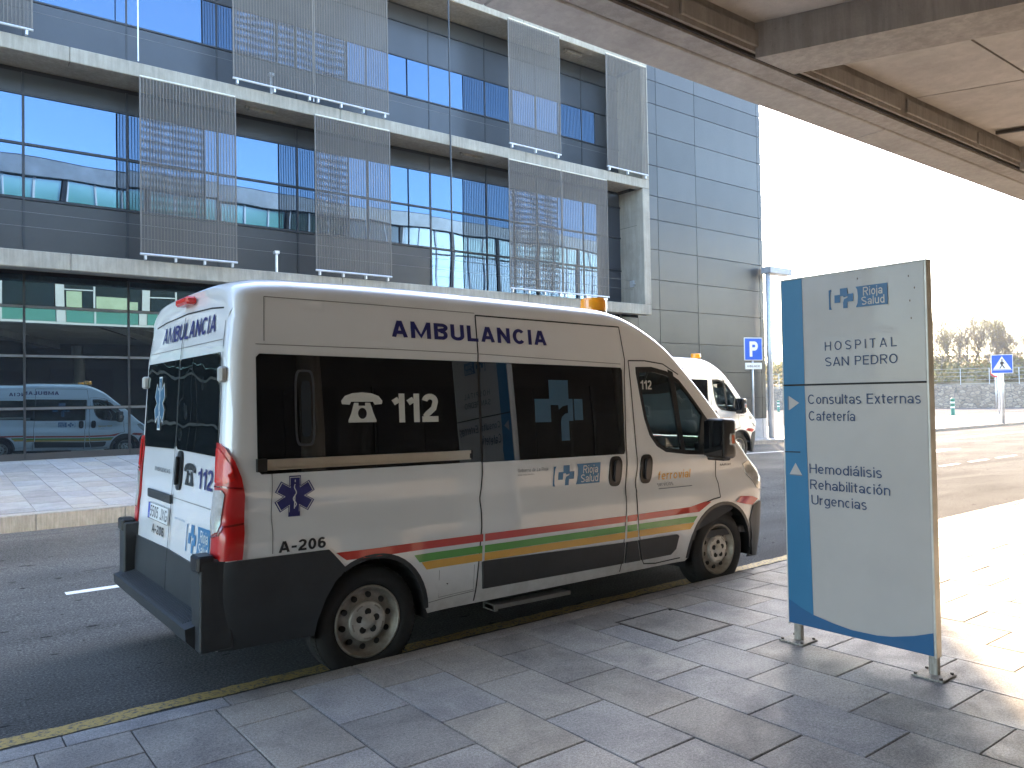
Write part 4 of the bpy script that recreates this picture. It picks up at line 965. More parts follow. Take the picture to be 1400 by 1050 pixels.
    # wheels
    for wx, wz in ((1.015, .338), (4.465, .388)):
        for s_ in (0, 1):
            w = bpy.data.objects.new('wheel', None); COL.objects.link(w); w.parent = T
            w.location = (wx, .06 if s_ == 0 else VW - .06, wz); w.rotation_euler = (0, 0, 0 if s_ == 0 else PI)
            ty = MB(); ty.lathe([(.222, .02), (.235, .004), (.262, -.002), (.30, 0), (.325, .01), (.340, .028), (.345, .05), (.345, .19), (.335, .21), (.26, .225), (.21, .2)], n=56)
            tr = MB()
            ty.build('tyre', M_RUBBER, w, smooth=True)
            tb = MB()
            for k in range(72):
                a = 2 * PI * k / 72; r0, r1 = .343, .348
                ca, sa = math.cos(a), math.sin(a); da = .028
                vs = []
                for yy in (.03, .085):
                    for aa, rr in ((a - da, r0), (a - da, r1), (a + da, r1), (a + da, r0)): vs.append((math.cos(aa) * rr, yy, math.sin(aa) * rr))
                tb.add(vs, [(0, 1, 2, 3), (7, 6, 5, 4), (0, 4, 5, 1), (1, 5, 6, 2), (2, 6, 7, 3)])
            tb.build('tread_blocks', M_RUBBER, w, kind='stuff')
            rm = MB(); rm.lathe([(.225, .025), (.222, .008), (.214, .006), (.208, .012), (.205, .035), (.196, .042), (.190, .060), (.178, .066), (.15, .052), (.128, .040), (.118, .036)], n=56)
            rm.build('rim', M_STEEL_D, w, smooth=True)
            hc = MB(); hc.lathe([(.125, .045), (.124, .024), (.118, .018), (.095, .014), (.088, .018), (.05, .016), (.046, .010), (0, .009)], n=48)
            hc.build('hub_cap', M_STEEL, w, smooth=True)
            for k in range(10):
                a = 2 * PI * (k + .3) / 10; c_ = Vector((math.cos(a) * .158, .045, math.sin(a) * .158))
                MB().tube(c_ + Vector((0, .02, 0)), c_, .0185, n=12).build('rim_hole', M_SEAM, w)
            for k in range(5):
                a = 2 * PI * (k + .25) / 5; c_ = Vector((math.cos(a) * .060, .012, math.sin(a) * .060))
                MB().tube(c_ + Vector((0, .01, 0)), c_, .0215, n=12).build('wheel_bolt', M_SEAM, w)
            # raised slots around the cap
            sl_ = MB()
            for k in range(5):
                a = 2 * PI * (k + .75) / 5; 
                for q_ in range(5):
                    a0 = a - .22 + .088 * q_; c_ = Vector((math.cos(a0) * .105, .013, math.sin(a0) * .105)); sl_.tube(c_ + Vector((0, .006, 0)), c_, .006, n=6)
            sl_.build('cap_slots', M_STEEL_D, w)
    # brake discs hidden behind rims are left dark; wiper on rear not fitted
    return T
def logo(T, mp, x0, z0, z1, sgn, xend, LT):
    """bracket, stepped cross with r, bracketed blue panel with two words; mirrored layout for the far side (reads from outside)"""
    h = z1 - z0; W_ = xend - x0
    X = (lambda a: x0 + a * W_) if sgn > 0 else (lambda a: xend - a * W_)
    Z = lambda b: z0 + b * h
    o = .004
    def D(nm, pts, m_): return drape(nm, [(X(a), Z(b)) for a, b in pts], mp, o, m_, T, step=.2)
    D('logo_bracket', [(.05, 1.0), (.0, .98), (.0, .02), (.05, 0), (.03, .15), (.022, .5), (.03, .85)], M_LBLUE)
    D('logo_cross', [(.20, 1.02), (.33, 1.02), (.33, .70), (.43, .70), (.43, .32), (.33, .32), (.33, .02), (.25, .02), (.25, .30), (.265, .45), (.33, .52), (.33, .60), (.265, .55), (.25, .62), (.20, .62), (.20, .32), (.10, .32), (.10, .70), (.20, .70)], M_LBLUE)
    D('logo_panel', [(.48, 1.04), (1.0, 1.06), (1.0, .02), (.48, .02), (.505, .2), (.515, .5), (.505, .85)], M_LBLUE)
    ax = lambda a: x0 + a * W_
    if sgn > 0:
        LT('logo_word', 'Rioja', ax(.62), ax(.94), Z(.55), Z(.95), .0045, M_WHITE, .01)
        LT('logo_word', 'Salud', ax(.58), ax(.96), Z(.10), Z(.50), .0045, M_WHITE, .01)
    else:
        LT('logo_word', 'Rioja', xend - .94 * W_, xend - .62 * W_, Z(.55), Z(.95), .0045, M_WHITE, .01)
        LT('logo_word', 'Salud', xend - .96 * W_, xend - .58 * W_, Z(.10), Z(.50), .0045, M_WHITE, .01)
def star(T, mp, cx, cz, r, mode=''):
    """six barred star with a rod and snake"""
    sx = 1.0; sz = 1.0
    if mode == 'tall': sx, sz = .80, 1.12
    def bars(rr, w):
        pts = []
        for k in range(6):
            a = PI / 2 + k * PI / 3
            d = Vector((math.cos(a), math.sin(a))); n = Vector((-d.y, d.x))
            pts += [tuple(d * (w * 1.732) * 0 + d * rr - n * w), tuple(d * rr + n * w)]
            a2 = a + PI / 6; pts.append((math.cos(a2) * w * 2, math.sin(a2) * w * 2))
        return [(cx + p[0] * sx, cz + p[1] * sz) for p in pts]
    drape('star_outline', bars(r, r * .30), mp, .004 if not mode else .0125, M_NAVY if not mode else M_WHITE, T, step=.1)
    drape('star_border', bars(r * .94, r * .262), mp, .0045 if not mode else .013, M_WHITE if not mode else M_CROSS, T, step=.1)
    drape('emergency_star', bars(r * .90, r * .238), mp, .005 if not mode else .0135, M_NAVY if not mode else M_CROSS, T, step=.1)
    drape('star_rod', strip([(cx, cz - r * .8 * sz), (cx, cz + r * .8 * sz)], r * .05), mp, .0055 if not mode else .014, M_WHITE, T, step=.1)
    sn = [(cx + math.sin(t * 2.6) * r * .10 * (1 - t * .12), cz + (-.55 + t * .24) * r * sz) for t in [i * .25 for i in range(20)]]
    drape('star_snake', strip(sn, r * .05), mp, .006 if not mode else .0145, M_WHITE, T, step=.05)

van = build_van('white ambulance van parked along the near kerb, seen from behind, fleet number A-206')
PITCHV = 0.0151
def place_van(T, x, y, z, rx=0.0, rz=0.0):
    # nose-down stance: rotate about the rear axle
    R_ = Matrix.Rotation(rz, 4, 'Z') @ Matrix.Rotation(rx, 4, 'X') @ Matrix.Rotation(PITCHV, 4, 'Y')
    piv = Vector((1.015, 0, .35))
    M_ = Matrix.Translation(Vector((x, y, z)) + piv) @ R_ @ Matrix.Translation(-piv)
    T.matrix_world = M_; T.location = M_.to_translation(); T.rotation_euler = M_.to_euler()
place_van(van, 0, 0, 0)
van2 = copy_tree(van)
van2['label'] = 'second white ambulance van parked further along beside the grey panelled tower'
place_van(van2, 14.3 - 4.465, 6.95, .13, rx=math.radians(1.6))

# ------------------------------------------------------------------ hospital building across the road
M_PANEL = plain('dark_facade_panel', (0.045, 0.05, 0.058), 0.28, 0.3, vary=0.08, scale=1.5)
M_PANEL2 = plain('charcoal_facade_panel', (0.040, 0.041, 0.043), 0.4, 0.2, vary=0.1, scale=1.5)
M_MULL = plain('dark_mullion', (0.03, 0.033, 0.038), 0.4, 0.4)
M_MESH = plain('woven_metal_mesh', (0.135, 0.12, 0.105), 0.6, 0.2, vary=0.08, scale=2)
M_GALV = plain('galvanised_steel', (0.55, 0.56, 0.57), 0.42, 0.6, vary=0.12)
YG = 13.0                                                        # glazing plane
bld = thing('hospital_building', 'long hospital building with concrete balcony slabs, dark glazing and metal mesh screens across the road', 'building', (0, 13, 0))
def B(mb, name, mat, parent=bld, **k):
    o = mb.build(name, mat, None, **k)
    o.parent = parent; o.matrix_parent_inverse = Matrix.Translation(-Vector(parent.location)); return o
XL_, XR_ = -26.0, 16.9
def slab(z0, z1, x1=XR_):
    # exposed concrete slab edge cast in lengths
    x = XL_
    while x < x1 - 0.01:
        e = min(x + 5.43, x1)
        B(MB().box(x + .003, e - .003, 12.0, 12.28, z0, z1, 0.012), 'slab_edge', M_CONC); x = e
    B(MB().box(XL_, x1 - .3, 12.28, 13.3, z0 + .10, z1 - .02), 'balcony_slab', M_CONC)
slab(4.22, 4.53); slab(8.11, 8.39); slab(11.83, 12.25)
B(MB().box(16.60, 16.9, 12.0, 13.35, 4.532, 8.108, .01), 'end_wall', M_CONC)
B(MB().box(16.60, 16.9, 12.0, 13.35, 8.392, 11.828, .01), 'end_wall', M_CONC)
B(MB().box(16.596, 16.60, 12.28, 13.0, 7.0, 7.01), 'formwork_joint', M_SEAM)
B(MB().box(XL_, 16.9, 13.3, 30, 12.1, 12.25).box(XL_, 16.9, 13.3, 30, 4.3, 4.4).box(XL_, 16.9, 29.7, 30, 0, 12.1).box(XL_, XL_ + .3, 13.3, 29.7, 0, 12.1), 'roof_and_rear_shell', M_CONC)
mull = [0.506 + 1.813 * k for k in range(-14, 9)]
rects = []
def pane(x0, x1, z0, z1, y, mat, name):
    mb = MB(); mb.box(-(x1 - x0) / 2 + .012, (x1 - x0) / 2 - .012, -.012, .012, -(z1 - z0) / 2 + .012, (z1 - z0) / 2 - .012)
    o = mb.build(name, mat, bld)
    o.location = ((x0 + x1) / 2, y - 13, (z0 + z1) / 2)
    o.rotation_euler = (random.gauss(0, .0016), 0, random.gauss(0, .0016)); return o
zL = (4.54, 5.70, 6.72, 7.70, 8.10)
for i, x0 in enumerate(mull):
    x1 = min(x0 + 1.813, 16.58)
    if x0 > 16.4: break
    low = x0 > 9.3
    last = x0 > 14.9
    xe = 15.56 if last else x1
    # middle storey
    pane(x0, x1, 7.66, 8.10, YG, M_PANEL2, 'head_panel')
    pane(x0, xe, 6.74, 7.66, YG, M_GLASS, 'window_pane')
    pane(x0, xe, 5.70, 6.70, YG, M_GLASS, 'window_pane')
    pane(x0, xe, 4.54, 5.66, YG, M_GLASS if low else M_PANEL2, 'window_pane' if low else 'spandrel_panel')
    if last:
        for za, zb in ((4.54, 5.66), (5.70, 6.70), (6.74, 7.66)): pane(15.56, 16.6, za, zb, YG, M_PANEL, 'spandrel_panel')
    # upper storey
    pane(x0, x1, 8.40, 9.50, YG, M_PANEL, 'spandrel_panel')
    tall = x0 < 2.4
    pane(x0, xe, 9.53, 10.50, YG, M_GLASS, 'window_pane')
    if last: pane(15.56, 16.6, 9.53, 10.50, YG, M_PANEL, 'spandrel_panel')
    pane(x0, x1, 10.53, 11.40, YG, M_PANEL, 'head_panel')
    pane(x0, x1, 11.43, 11.83, YG, M_PANEL2, 'head_panel')
    B(MB().box(x0 - .022, x0 + .022, YG - .03, YG + .03, 4.54, 8.10), 'mullion', M_MULL)
    B(MB().box(x0 - .018, x0 + .018, YG - .02, YG + .02, 8.40, 11.83), 'mullion', M_MULL)
    # ground floor
    zb = FS(max(x0, -5), 13.0)
    for za, zc in ((zb + .10, 1.66), (1.70, 2.66), (2.70, 3.60), (3.64, 4.24)):
        pane(x0, x1, za, zc, YG, M_GLASS_G, 'window_pane')
    B(MB().box(x0 - .02, x0 + .02, YG - .035, YG + .02, zb + .02, 4.24), 'mullion', M_MULL)
for z in (6.72, 5.68, 7.68): B(MB().box(XL_, 16.6, YG - .035, YG + .03, z - .022, z + .022), 'transom', M_MULL)
for z in (9.515, 10.515, 11.415): B(MB().box(XL_, 16.6, YG - .03, YG + .03, z - .016, z + .016), 'transom', M_MULL)
for z in (1.68, 2.68, 3.62): B(MB().box(XL_, 16.6, YG - .035, YG + .03, z - .022, z + .022), 'transom', plain('grey_transom', (.10, .10, .10), .5))
B(MB().box(XL_, 16.6, YG - .03, YG + .06, 0, FS(-5, 13) + .13), 'plinth', M_PANEL2)
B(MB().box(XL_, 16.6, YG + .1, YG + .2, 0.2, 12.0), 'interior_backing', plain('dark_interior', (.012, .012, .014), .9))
# mesh screens: vertical cables and fine cross wires
def screen(x0, x1, z0, z1):
    s_ = bpy.data.objects.new('mesh_screen', None); COL.objects.link(s_); s_.parent = bld; s_.location = ((x0 + x1) / 2, -1.1 - .0, (z0 + z1) / 2)
    w = x1 - x0; h = z1 - z0
    cb = MB(); n = int(w / .0605)
    for i in range(n + 1):
        a = -w / 2 + w * i / n; cb.box(a - .006, a + .006, -.006, .006, -h / 2, h / 2)
    cb.build('vertical_cables', M_MESH, s_, kind='stuff')
    wb = MB(); m = int(h / .020)
    for i in range(m + 1):
        a = -h / 2 + h * i / m; wb.box(-w / 2, w / 2, -.0025, .0025, a - .0038, a + .0038)
    wb.build('cross_wires', M_MESH, s_, kind='stuff')
    for a in (-w / 2, w / 2): MB().box(a - .014, a + .014, -.012, .012, -h / 2, h / 2).build('side_cable', M_MESH, s_)
    MB().tube((-w / 2, 0, h / 2 + .015), (w / 2, 0, h / 2 + .015), .02).build('top_tube', plain('cream_metal', (.62, .58, .48), .5), s_)
    bt = MB().tube((-w / 2 - .02, -.0, -h / 2 - .03), (w / 2 + .02, 0, -h / 2 - .03), .024)
    bt.build('bottom_tube', M_GALV, s_)
    for i in range(int(w / .6) + 1):
        a = -w / 2 + .08 + (w - .16) * i / max(1, int(w / .6))
        MB().box(a - .02, a + .02, -.01, .06, -h / 2 - .13, -h / 2 - .04).build('bracket', M_GALV, s_)
for a in ((2.33, 4.16, 4.66, 8.08), (5.92, 7.78, 4.66, 8.08), (11.34, 13.16, 4.66, 8.04), (13.20, 14.95, 4.66, 8.04), (-1.3, .54, 8.52, 11.82), (4.14, 5.89, 8.52, 11.82), (5.93, 7.76, 8.52, 11.82), (11.40, 13.18, 8.52, 11.82), (15.02, 16.72, 8.52, 11.82), (-6.7, -4.9, 4.66, 8.08), (-10.4, -8.6, 8.52, 11.82)):
    screen(*a)
# masts, tension wires and service fittings on the slabs
for (x, z0, z1, r) in ((9.53, 4.53, 12.4, .022), (2.31, 8.39, 11.83, .014), (5.91, 8.39, 11.83, .014), (-9, 4.53, 11.8, .02)):
    B(MB().tube((x, 11.93, z0), (x, 11.93, z1), r), 'mast', M_MULL if r > .015 else M_GALV)
for z in (5.05, 5.32, 9.10): B(MB().tube((XL_, 12.5, z), (16.6, 12.5, z), .0045, n=5), 'guard_wire', plain('wire_grey', (.16, .16, .16), .5, .4))
for (x, z) in ((5.07, 4.53), (5.0, 8.39)):
    B(MB().tube((x, 12.06, z), (x, 12.06, z + .42), .03).box(x - .05, x + .05, 12.0, 12.12, z + .40, z + .46), 'vent_post', M_GALV)
for (x, z) in ((4.95, 8.17), (10.6, 8.17), (14.3, 11.88), (-2, 8.17)):
    B(MB().box(x - .30, x + .30, 12.45, 12.60, z - .06, z + .02, .01).box(x - .36, x - .30, 12.48, 12.57, z - .03, z + .03), 'soffit_lamp', M_CONC)
B(MB().box(16.57, 16.6, 12.42, 12.60, 5.12, 5.32, .008).tube((16.55, 12.35, 5.2), (16.55, 12.46, 5.2), .02), 'socket_box', M_GALV)
for x in [XL_ + 1.5 * k for k in range(29)]: B(MB().box(x - .012, x + .012, 12.30, 12.32, 8.10, 8.112), 'drip_mark', M_SEAM) if False else None

# ------------------------------------------------------------------ grey panelled tower
def m_cladding():
    m, nt, b = node_mat('tower_cladding'); p = pos(nt)
    r = tint(nt, 1, None)
    c = ramp(nt, r, [(0, (0.050, 0.052, 0.053)), (1, (0.066, 0.068, 0.069))])
    n = ramp(nt, noise(nt, 1.2, 5, .6, pos(nt, (1, 1, .5))).outputs['Fac'], [(.3, (.93,) * 3), (.7, (1.06,) * 3)])
    L(nt, mix(nt, 1, c, n, 'MULTIPLY'), b.inputs['Base Color']); b.inputs['Metallic'].default_value = .55; b.inputs['Roughness'].default_value = .38
    bump(nt, b, noise(nt, .8, 2, .5, p).outputs['Fac'], .25, .01); return m
M_CLADT = m_cladding()
tow = thing('panelled_tower', 'tall grey metal panelled tower block beyond the balconies, next to the street lamp', 'building', (20, 13, 0))
YT = 12.6
XT = [12.2, 15.4, 16.92, 17.95, 19.87, 23.38, 23.62]
ZT = [0.86, 1.6, 2.50, 3.44, 4.50, 5.46, 6.43, 7.40, 8.16, 9.15, 10.18, 11.16, 11.91, 12.9, 13.9, 14.9]
for i in range(len(XT) - 1):
    for j in range(len(ZT) - 1):
        if XT[i + 1] < 16.93 and ZT[j] > 4.1: continue
        x0, x1 = XT[i], XT[i + 1]
        if ZT[j] > 4.1 and x0 < 16.92: x0 = 16.92
        if ZT[j] < 4.1 and ZT[j + 1] > 4.2 and XT[i] < 16.92:
            z1 = 4.2
        else: z1 = ZT[j + 1]
        B(MB().box(x0 + .008, x1 - .008, YT, YT + .04, ZT[j] + .008, z1 - .008, .003), 'cladding_panel', M_CLADT, tow)
B(MB().box(12.2, 23.62, YT + .04, YT + .3, 0, 4.1).box(16.93, 23.62, YT + .042, YT + .3, 4.1, 14.88), 'panel_frame', M_SEAM, tow)
B(MB().box(12.2, 23.62, YT + .3, 22, 0, 4.1).box(16.95, 23.62, YT + .3, 22, 4.1, 14.9), 'tower_core', M_CLADT, tow)
for a in ((17.95, 19.87), (19.87, 23.36), (23.38, 23.62)):
    B(MB().box(a[0] + .006, a[1] - .006, YT - .01, YT + .05, 0.1, .845, .004), 'plinth_panel', plain('pale_plinth', (.42, .42, .43), .5), tow)
B(MB().box(16.9, 23.68, YT - .03, 22.05, 14.9, 15.0), 'parapet_cap', M_GALV, tow)

# ------------------------------------------------------------------ street lamp, parking sign
lamp = thing('street_lamp', 'street lamp with flat boxy head on a grey pole at the tower corner', 'street lamp', (23.45, 12.30, .12))
MB().tube((0, 0, 0), (0, 0, 6.05), .11, .09, 14).build('pole', M_GALV, lamp, smooth=True)
MB().box(-.12, 1.25, -.20, .20, 5.98, 6.22, .02).build('lamp_head', plain('grey_lamp_paint', (.30, .31, .33), .5, .2), lamp)
MB().box(.35, 1.15, -.15, .15, 5.965, 5.981).build('lamp_glass', plain('lamp_diffuser', (.6, .6, .58), .3), lamp)
MB().box(-.16, .16, -.16, .16, 0, .02).build('base_plate', M_GALV, lamp)
M_SIGNBLUE = plain('sign_blue', (0.015, 0.10, 0.52), .35, vary=.03)
ps = thing('parking_sign', 'blue parking sign with white P and small plate, on a pole before the tower', 'parking sign', (21.62, 11.75, FS(21.6, 11.75)))
ps.rotation_euler = (0, 0, -.35)
zz0 = 0
MB().tube((0, 0, 0), (0, 0, 3.42), .033, n=10).build('pole', M_GALV, ps, smooth=True)
bd = MB().box(-.36, .36, -.075, -.045, 2.70, 3.48, .012).build('sign_board', M_WHITE, ps)
MB().box(-.335, .335, -.079, -.076, 2.725, 3.455).build('blue_field', M_SIGNBLUE, bd)
SP = lambda u, v, o: (u, -.079 - o, v)
block('letter_p', 'P', -.155, .175, 2.83, 3.35, SP, .003, M_WHITE, bd, .21, .1)
pb = MB().box(-.33, .33, -.070, -.045, 2.40, 2.62, .008).build('small_plate', M_WHITE, ps)
lettering('small_plate_text', 'AMBULANCIAS', -.26, .26, 2.47, 2.54, lambda u, v, o: (u, -.070 - o, v), .002, M_BTXT, pb, .02)
for z in (2.8, 3.35, 2.5): MB().box(-.05, .05, -.048, .04, z, z + .03).build('clamp', M_GALV, ps)

# ------------------------------------------------------------------ the hospital wing above us: canopy and reflected facade
wing = thing('hospital_wing', 'low hospital wing with a deep concrete canopy over the near pavement', 'building', (10, -6, 0))
X0, X1 = -18.0, 62.0
M_SOFFIT = m_concrete('soffit_panel', (0.44, 0.41, 0.375), .12, .6)
M_EDGE = m_concrete('edge_beam', (0.40, 0.38, 0.35), .15)
x = X0
while x < X1:
    B(MB().box(x + .003, x + 5.0 - .003, -.26, .11, 4.50, 5.05, .01), 'edge_beam', M_EDGE, wing); x += 5.0
B(MB().box(X0, X1, -.45, -.265, 4.515, 5.0), 'inner_lip', M_CONC_D, wing)
B(MB().box(X0, X1, -.475, -.452, 4.535, 4.56), 'shadow_gap_strip', M_SEAM, wing)
# stepped inner face with recessed panels
B(MB().box(X0, X1, -.50, -.452, 4.562, 4.985), 'inner_face', M_CONC_D, wing)
x = X0
k_ = 0
while x < X1:
    w_ = 1.75
    B(MB().box(x + .04, x + w_ - .04, -.525, -.502, 4.60, 4.74, .006), 'face_panel', M_CONC_D, wing); x += w_ + (.06 if k_ % 2 else .0); k_ += 1
# skewed transverse beams (115 degrees to the kerb) and soffit panels between them
ang = math.radians(115.0); dv = Vector((-math.cos(ang), -math.sin(ang)))      # runs away from the edge: +x, -y
def skew(x, t): return (x + dv.x * t, -.50 + dv.y * t)
def skew_beam(xe, w, z0, z1, name, mat, t0=0.0, t1=12.0):
    a = skew(xe, t0); b = skew(xe, t1); c = skew(xe + w, t1); d = skew(xe + w, t0)
    vs = [(p[0], p[1], z) for z in (z0, z1) for p in (a, b, c, d)]
    return B(MB().add(vs, [(0, 1, 2, 3), (7, 6, 5, 4), (0, 4, 5, 1), (1, 5, 6, 2), (2, 6, 7, 3), (3, 7, 4, 0)]), name, mat, wing)
for k in range(-4, 10):
    xb = 4.36 + 5.6 * k
    if X0 + 6 < xb < X1 - 6: skew_beam(xb, .56, 4.51, 4.83, 'transverse_beam', M_CONC_D)
ZC = 4.80
pitch_t = .62
for k in range(-10, 24):
    xp = 4.36 + 2.8 * k
    if not (X0 + 6 < xp < X1 - 8): continue
    for r_ in range(6):
        g = .012
        t0 = r_ * 1.05 + g; t1 = (r_ + 1) * 1.05 - g
        if r_ == 5: t1 = 13.4
        near_cam = -6 < xp < 16
        skew_beam(xp + g, 2.8 - 2 * g, ZC, ZC + .05, 'soffit_panel', M_SOFFIT, t0, t1)
B(MB().box(X0, X1, -13, -.5, ZC + .055, ZC + .25), 'canopy_deck', M_CONC_D, wing)
# rails hung under the soffit
for k in range(-2, 6):
    xb = 3.35 + 5.6 * k
    skew_beam(xb, .05, ZC - .05, ZC - .012, 'cable_tray', plain('dark_tray', (.05, .047, .045), .5, .3), .1, 9)
# back wall under the canopy with windows, and columns
M_WALLB = plain('render_wall', (.06, .058, .055), .8, vary=.15, scale=1.2)
B(MB().box(X0, X1, -12.6, -12.4, 0, 4.8), 'back_wall', M_WALLB, wing)
for k in range(20):
    xb = -14 + 3.6 * k
    f = B(MB().box(xb, xb + 2.7, -12.40, -12.34, .3, 3.6), 'window', MC['dark_mullion'], wing)
    q = MB().box(xb + .06, xb + 1.32, -12.335, -12.32, .36, 3.54).box(xb + 1.38, xb + 2.64, -12.335, -12.32, .36, 3.54).build('pane', plain('matte_dark_glass', (.015, .016, .018), .5, spec=.2), f)
for k in range(9):
    B(MB().tube((-12 + 8.4 * k, -9.5, .1), (-12 + 8.4 * k, -9.5, 4.5), .22, n=20), 'column', M_CONC_D, wing, smooth=True)
# upper facade of the wing (seen mirrored in the glass opposite)
def m_teal(name, col, refl=.5):
    m, nt, b = node_mat(name); b.inputs['Base Color'].default_value = (*col, 1); b.inputs['Roughness'].default_value = .55
    b.inputs['Specular IOR Level'].default_value = .3
    out = nt.nodes['Material Output']; g = nt.nodes.new('ShaderNodeBsdfGlossy'); g.inputs['Roughness'].default_value = .16; g.inputs['Color'].default_value = (1, .98, .86, 1)
    mx = nt.nodes.new('ShaderNodeMixShader'); mx.inputs[0].default_value = refl
    L(nt, b.outputs[0], mx.inputs[1]); L(nt, g.outputs[0], mx.inputs[2]); L(nt, mx.outputs[0], out.inputs['Surface']); return m
T_TEAL = m_teal('teal_glass', (.20, .62, .52)); T_DARK = m_teal('dark_green_glass', (.02, .09, .06)); T_CYAN = m_teal('cyan_glass', (.16, .66, .72)); T_BLUE = m_teal('sky_blue_glass', (.20, .45, .80)); T_GREY = m_teal('blue_grey_glass', (.16, .20, .25)); T_DEEP = m_teal('deep_glass', (.01, .03, .035))
M_WF = plain('white_window_frame', (.70, .71, .72), .45, vary=.04)
M_ZINC = plain('zinc_coping', (.34, .36, .38), .45, .3, vary=.2, scale=2)
M_BLIND = plain('pale_blind', (.50, .60, .42), .8, vary=.15, scale=3)
YW = .06
B(MB().box(X0, X1, -12, -.12, 5.06, 10.2), 'wing_core', M_PANEL2, wing)
def wp(x0, x1, z0, z1, m_, name='window_pane', y=YW):
    mb = MB(); mb.box(-(x1 - x0) / 2, (x1 - x0) / 2, -.01, .01, -(z1 - z0) / 2, (z1 - z0) / 2); o = mb.build(name, m_, wing)
    o.location = ((x0 + x1) / 2 - 10, y + 6, (z0 + z1) / 2); o.rotation_euler = (random.gauss(0, .003), 0, random.gauss(0, .003)); return o
B(MB().box(X0, X1, .112, .14, 4.53, 4.60), 'sill_band', M_WF, wing)
B(MB().box(X0, X1, -.12, .10, 5.052, 5.12), 'beam_cap', M_MULL, wing)
rnd = random.Random(3)
k = -8
while True:
    xa = 3.0 + 2.63 * k
    if xa > X1 - 3: break
    if xa > X0 + 1:
        xb = xa + .9; xc = xa + 2.63
        # first storey 4.5..6.1
        B(MB().box(xa - .26, xa, .112, .15, 4.602, 6.10), 'frame_post', M_WF, wing)
        B(MB().box(xb - .03, xb + .03, .112, .145, 4.602, 6.10), 'frame_post', M_WF, wing)
        B(MB().box(xa + .002, xb - .032, .112, .14, 6.02, 6.10).box(xa + .002, xb - .032, .112, .14, 5.66, 5.70), 'frame_rail', M_WF, wing)
        for (u, v) in ((xa, xb), (xb, xc - .26)):
            wp(u + .03, v - .03, 4.61, 5.02, T_TEAL, 'spandrel_glass', .124)
            wp(u + .03, v - .03, 5.05, 6.00, T_DEEP, 'window_pane', .124)
            if rnd.random() < .75: wp(u + .06, v - .10 - .3 * rnd.random(), 5.06, 5.45 + .2 * rnd.random(), M_BLIND, 'blind', .140)
        B(MB().box(xa, xc - .26, -.119, .05, 6.102, 6.72), 'storey_band', M_PANEL2, wing)
        # second storey: pale blue band below, teal band above
        cb_ = T_TEAL if xa < 8.5 else (T_DARK if xa < 11.5 else (T_GREY if xa < 17 else (T_CYAN if rnd.random() < .6 else T_TEAL)))
        for (u, v) in ((xa, xb), (xb, xb + .86), (xb + .86, xc - .14)):
            wp(u + .035, v - .035, 6.75, 8.42, T_BLUE)
            wp(u + .035, v - .035, 8.50, 9.46, cb_)
        B(MB().box(xa - .14, xa, -.12, .14, 6.722, 9.5), 'frame_post', M_MULL, wing)
        B(MB().box(xa + .002, xa + .05, -.12, .13, 6.722, 9.5), 'frame_post', M_WF, wing)
        for u in (xb, xb + .86): B(MB().box(u - .03, u + .03, -.12, .11, 6.722, 9.5), 'frame_post', M_WF, wing)
    k += 1
B(MB().box(X0, X1, -.12, .12, 8.43, 8.49), 'transom', M_MULL, wing)
B(MB().box(X0, X1, -.5, .22, 9.50, 10.08, .02), 'roof_coping', M_ZINC, wing)
B(MB().box(X0, X1, -12, -.5, 10.08, 10.2), 'roof', M_ZINC, wing)

# ------------------------------------------------------------------ direction totem on the near pavement
tot = thing('direction_sign', 'tall white and blue hospital direction sign on two steel feet on the near pavement', 'sign', (3.25, -1.865, NH))
def TS(u, v, o): return (-o - .0, -(u + 1.865) * -1, v - NH) if False else (-o, u + 1.865, v - NH)      # u is world y, v world z
M_TOTEM = plain('sign_white_enamel', (0.44, 0.40, 0.365), .34, vary=.05, scale=2.5, coat=.2, obj=True)
M_TBLUE = plain('sign_mid_blue', (0.03, 0.16, 0.29), .35, vary=.05, scale=3)
M_TNAVY = plain('sign_deep_blue', (0.02, 0.105, 0.23), .35, vary=.05, scale=3)
M_TTEXT = plain('sign_lettering_blue', (0.035, 0.06, 0.13), .45, vary=.04)
M_BEIGE = plain('aged_aluminium_edge', (0.60, 0.57, 0.50), .4, .3, vary=.15, scale=8)
y0, y1 = -2.318 + 1.865, -1.413 + 1.865
pn = MB().box(.002, .058, y0 + .004, y1 - .004, .232 - NH, 2.435 - NH, .002).build('sign_panel', M_TOTEM, tot)
MB().box(.0, .062, y0 - .010, y0 + .003, .225 - NH, 2.442 - NH, .002).box(.0, .062, y1 - .003, y1 + .006, .225 - NH, 2.442 - NH, .002).box(.0, .062, y0 - .01, y1 + .006, 2.436 - NH, 2.444 - NH).build('edge_frame', M_BEIGE, tot)
W2 = lambda pts: pts
drape('blue_band', [(-1.416, .236), (-1.416, 2.433), (-1.562, 2.433), (-1.566, 1.6), (-1.588, .30), (-1.58, .236)], TS, .0005, M_TBLUE, pn, step=.4)
drape('swoosh', [(-1.416, .236), (-1.416, .385), (-1.50, .345), (-1.58, .317), (-1.722, .290), (-1.839, .276), (-1.996, .279), (-2.083, .292), (-2.208, .325), (-2.314, .364), (-2.314, .236)], TS, .0015, M_TNAVY, pn, step=.2)
drape('panel_joint', strip([(-1.414, 1.759), (-2.316, 1.757)], .011), TS, .0025, M_SEAM, pn, step=.3)
drape('panel_joint', strip([(-1.414, 1.330), (-1.525, 1.332)], .007), TS, .0025, M_SEAM, pn, step=.3)
drape('arrow_right', [(-1.452, 1.690), (-1.452, 1.598), (-1.525, 1.645)], TS, .0025, M_TOTEM, pn, step=.2)
drape('arrow_shade', [(-1.444, 1.685), (-1.444, 1.60), (-1.450, 1.60), (-1.450, 1.688)], TS, .003, M_GREYTXT, pn, step=.2)
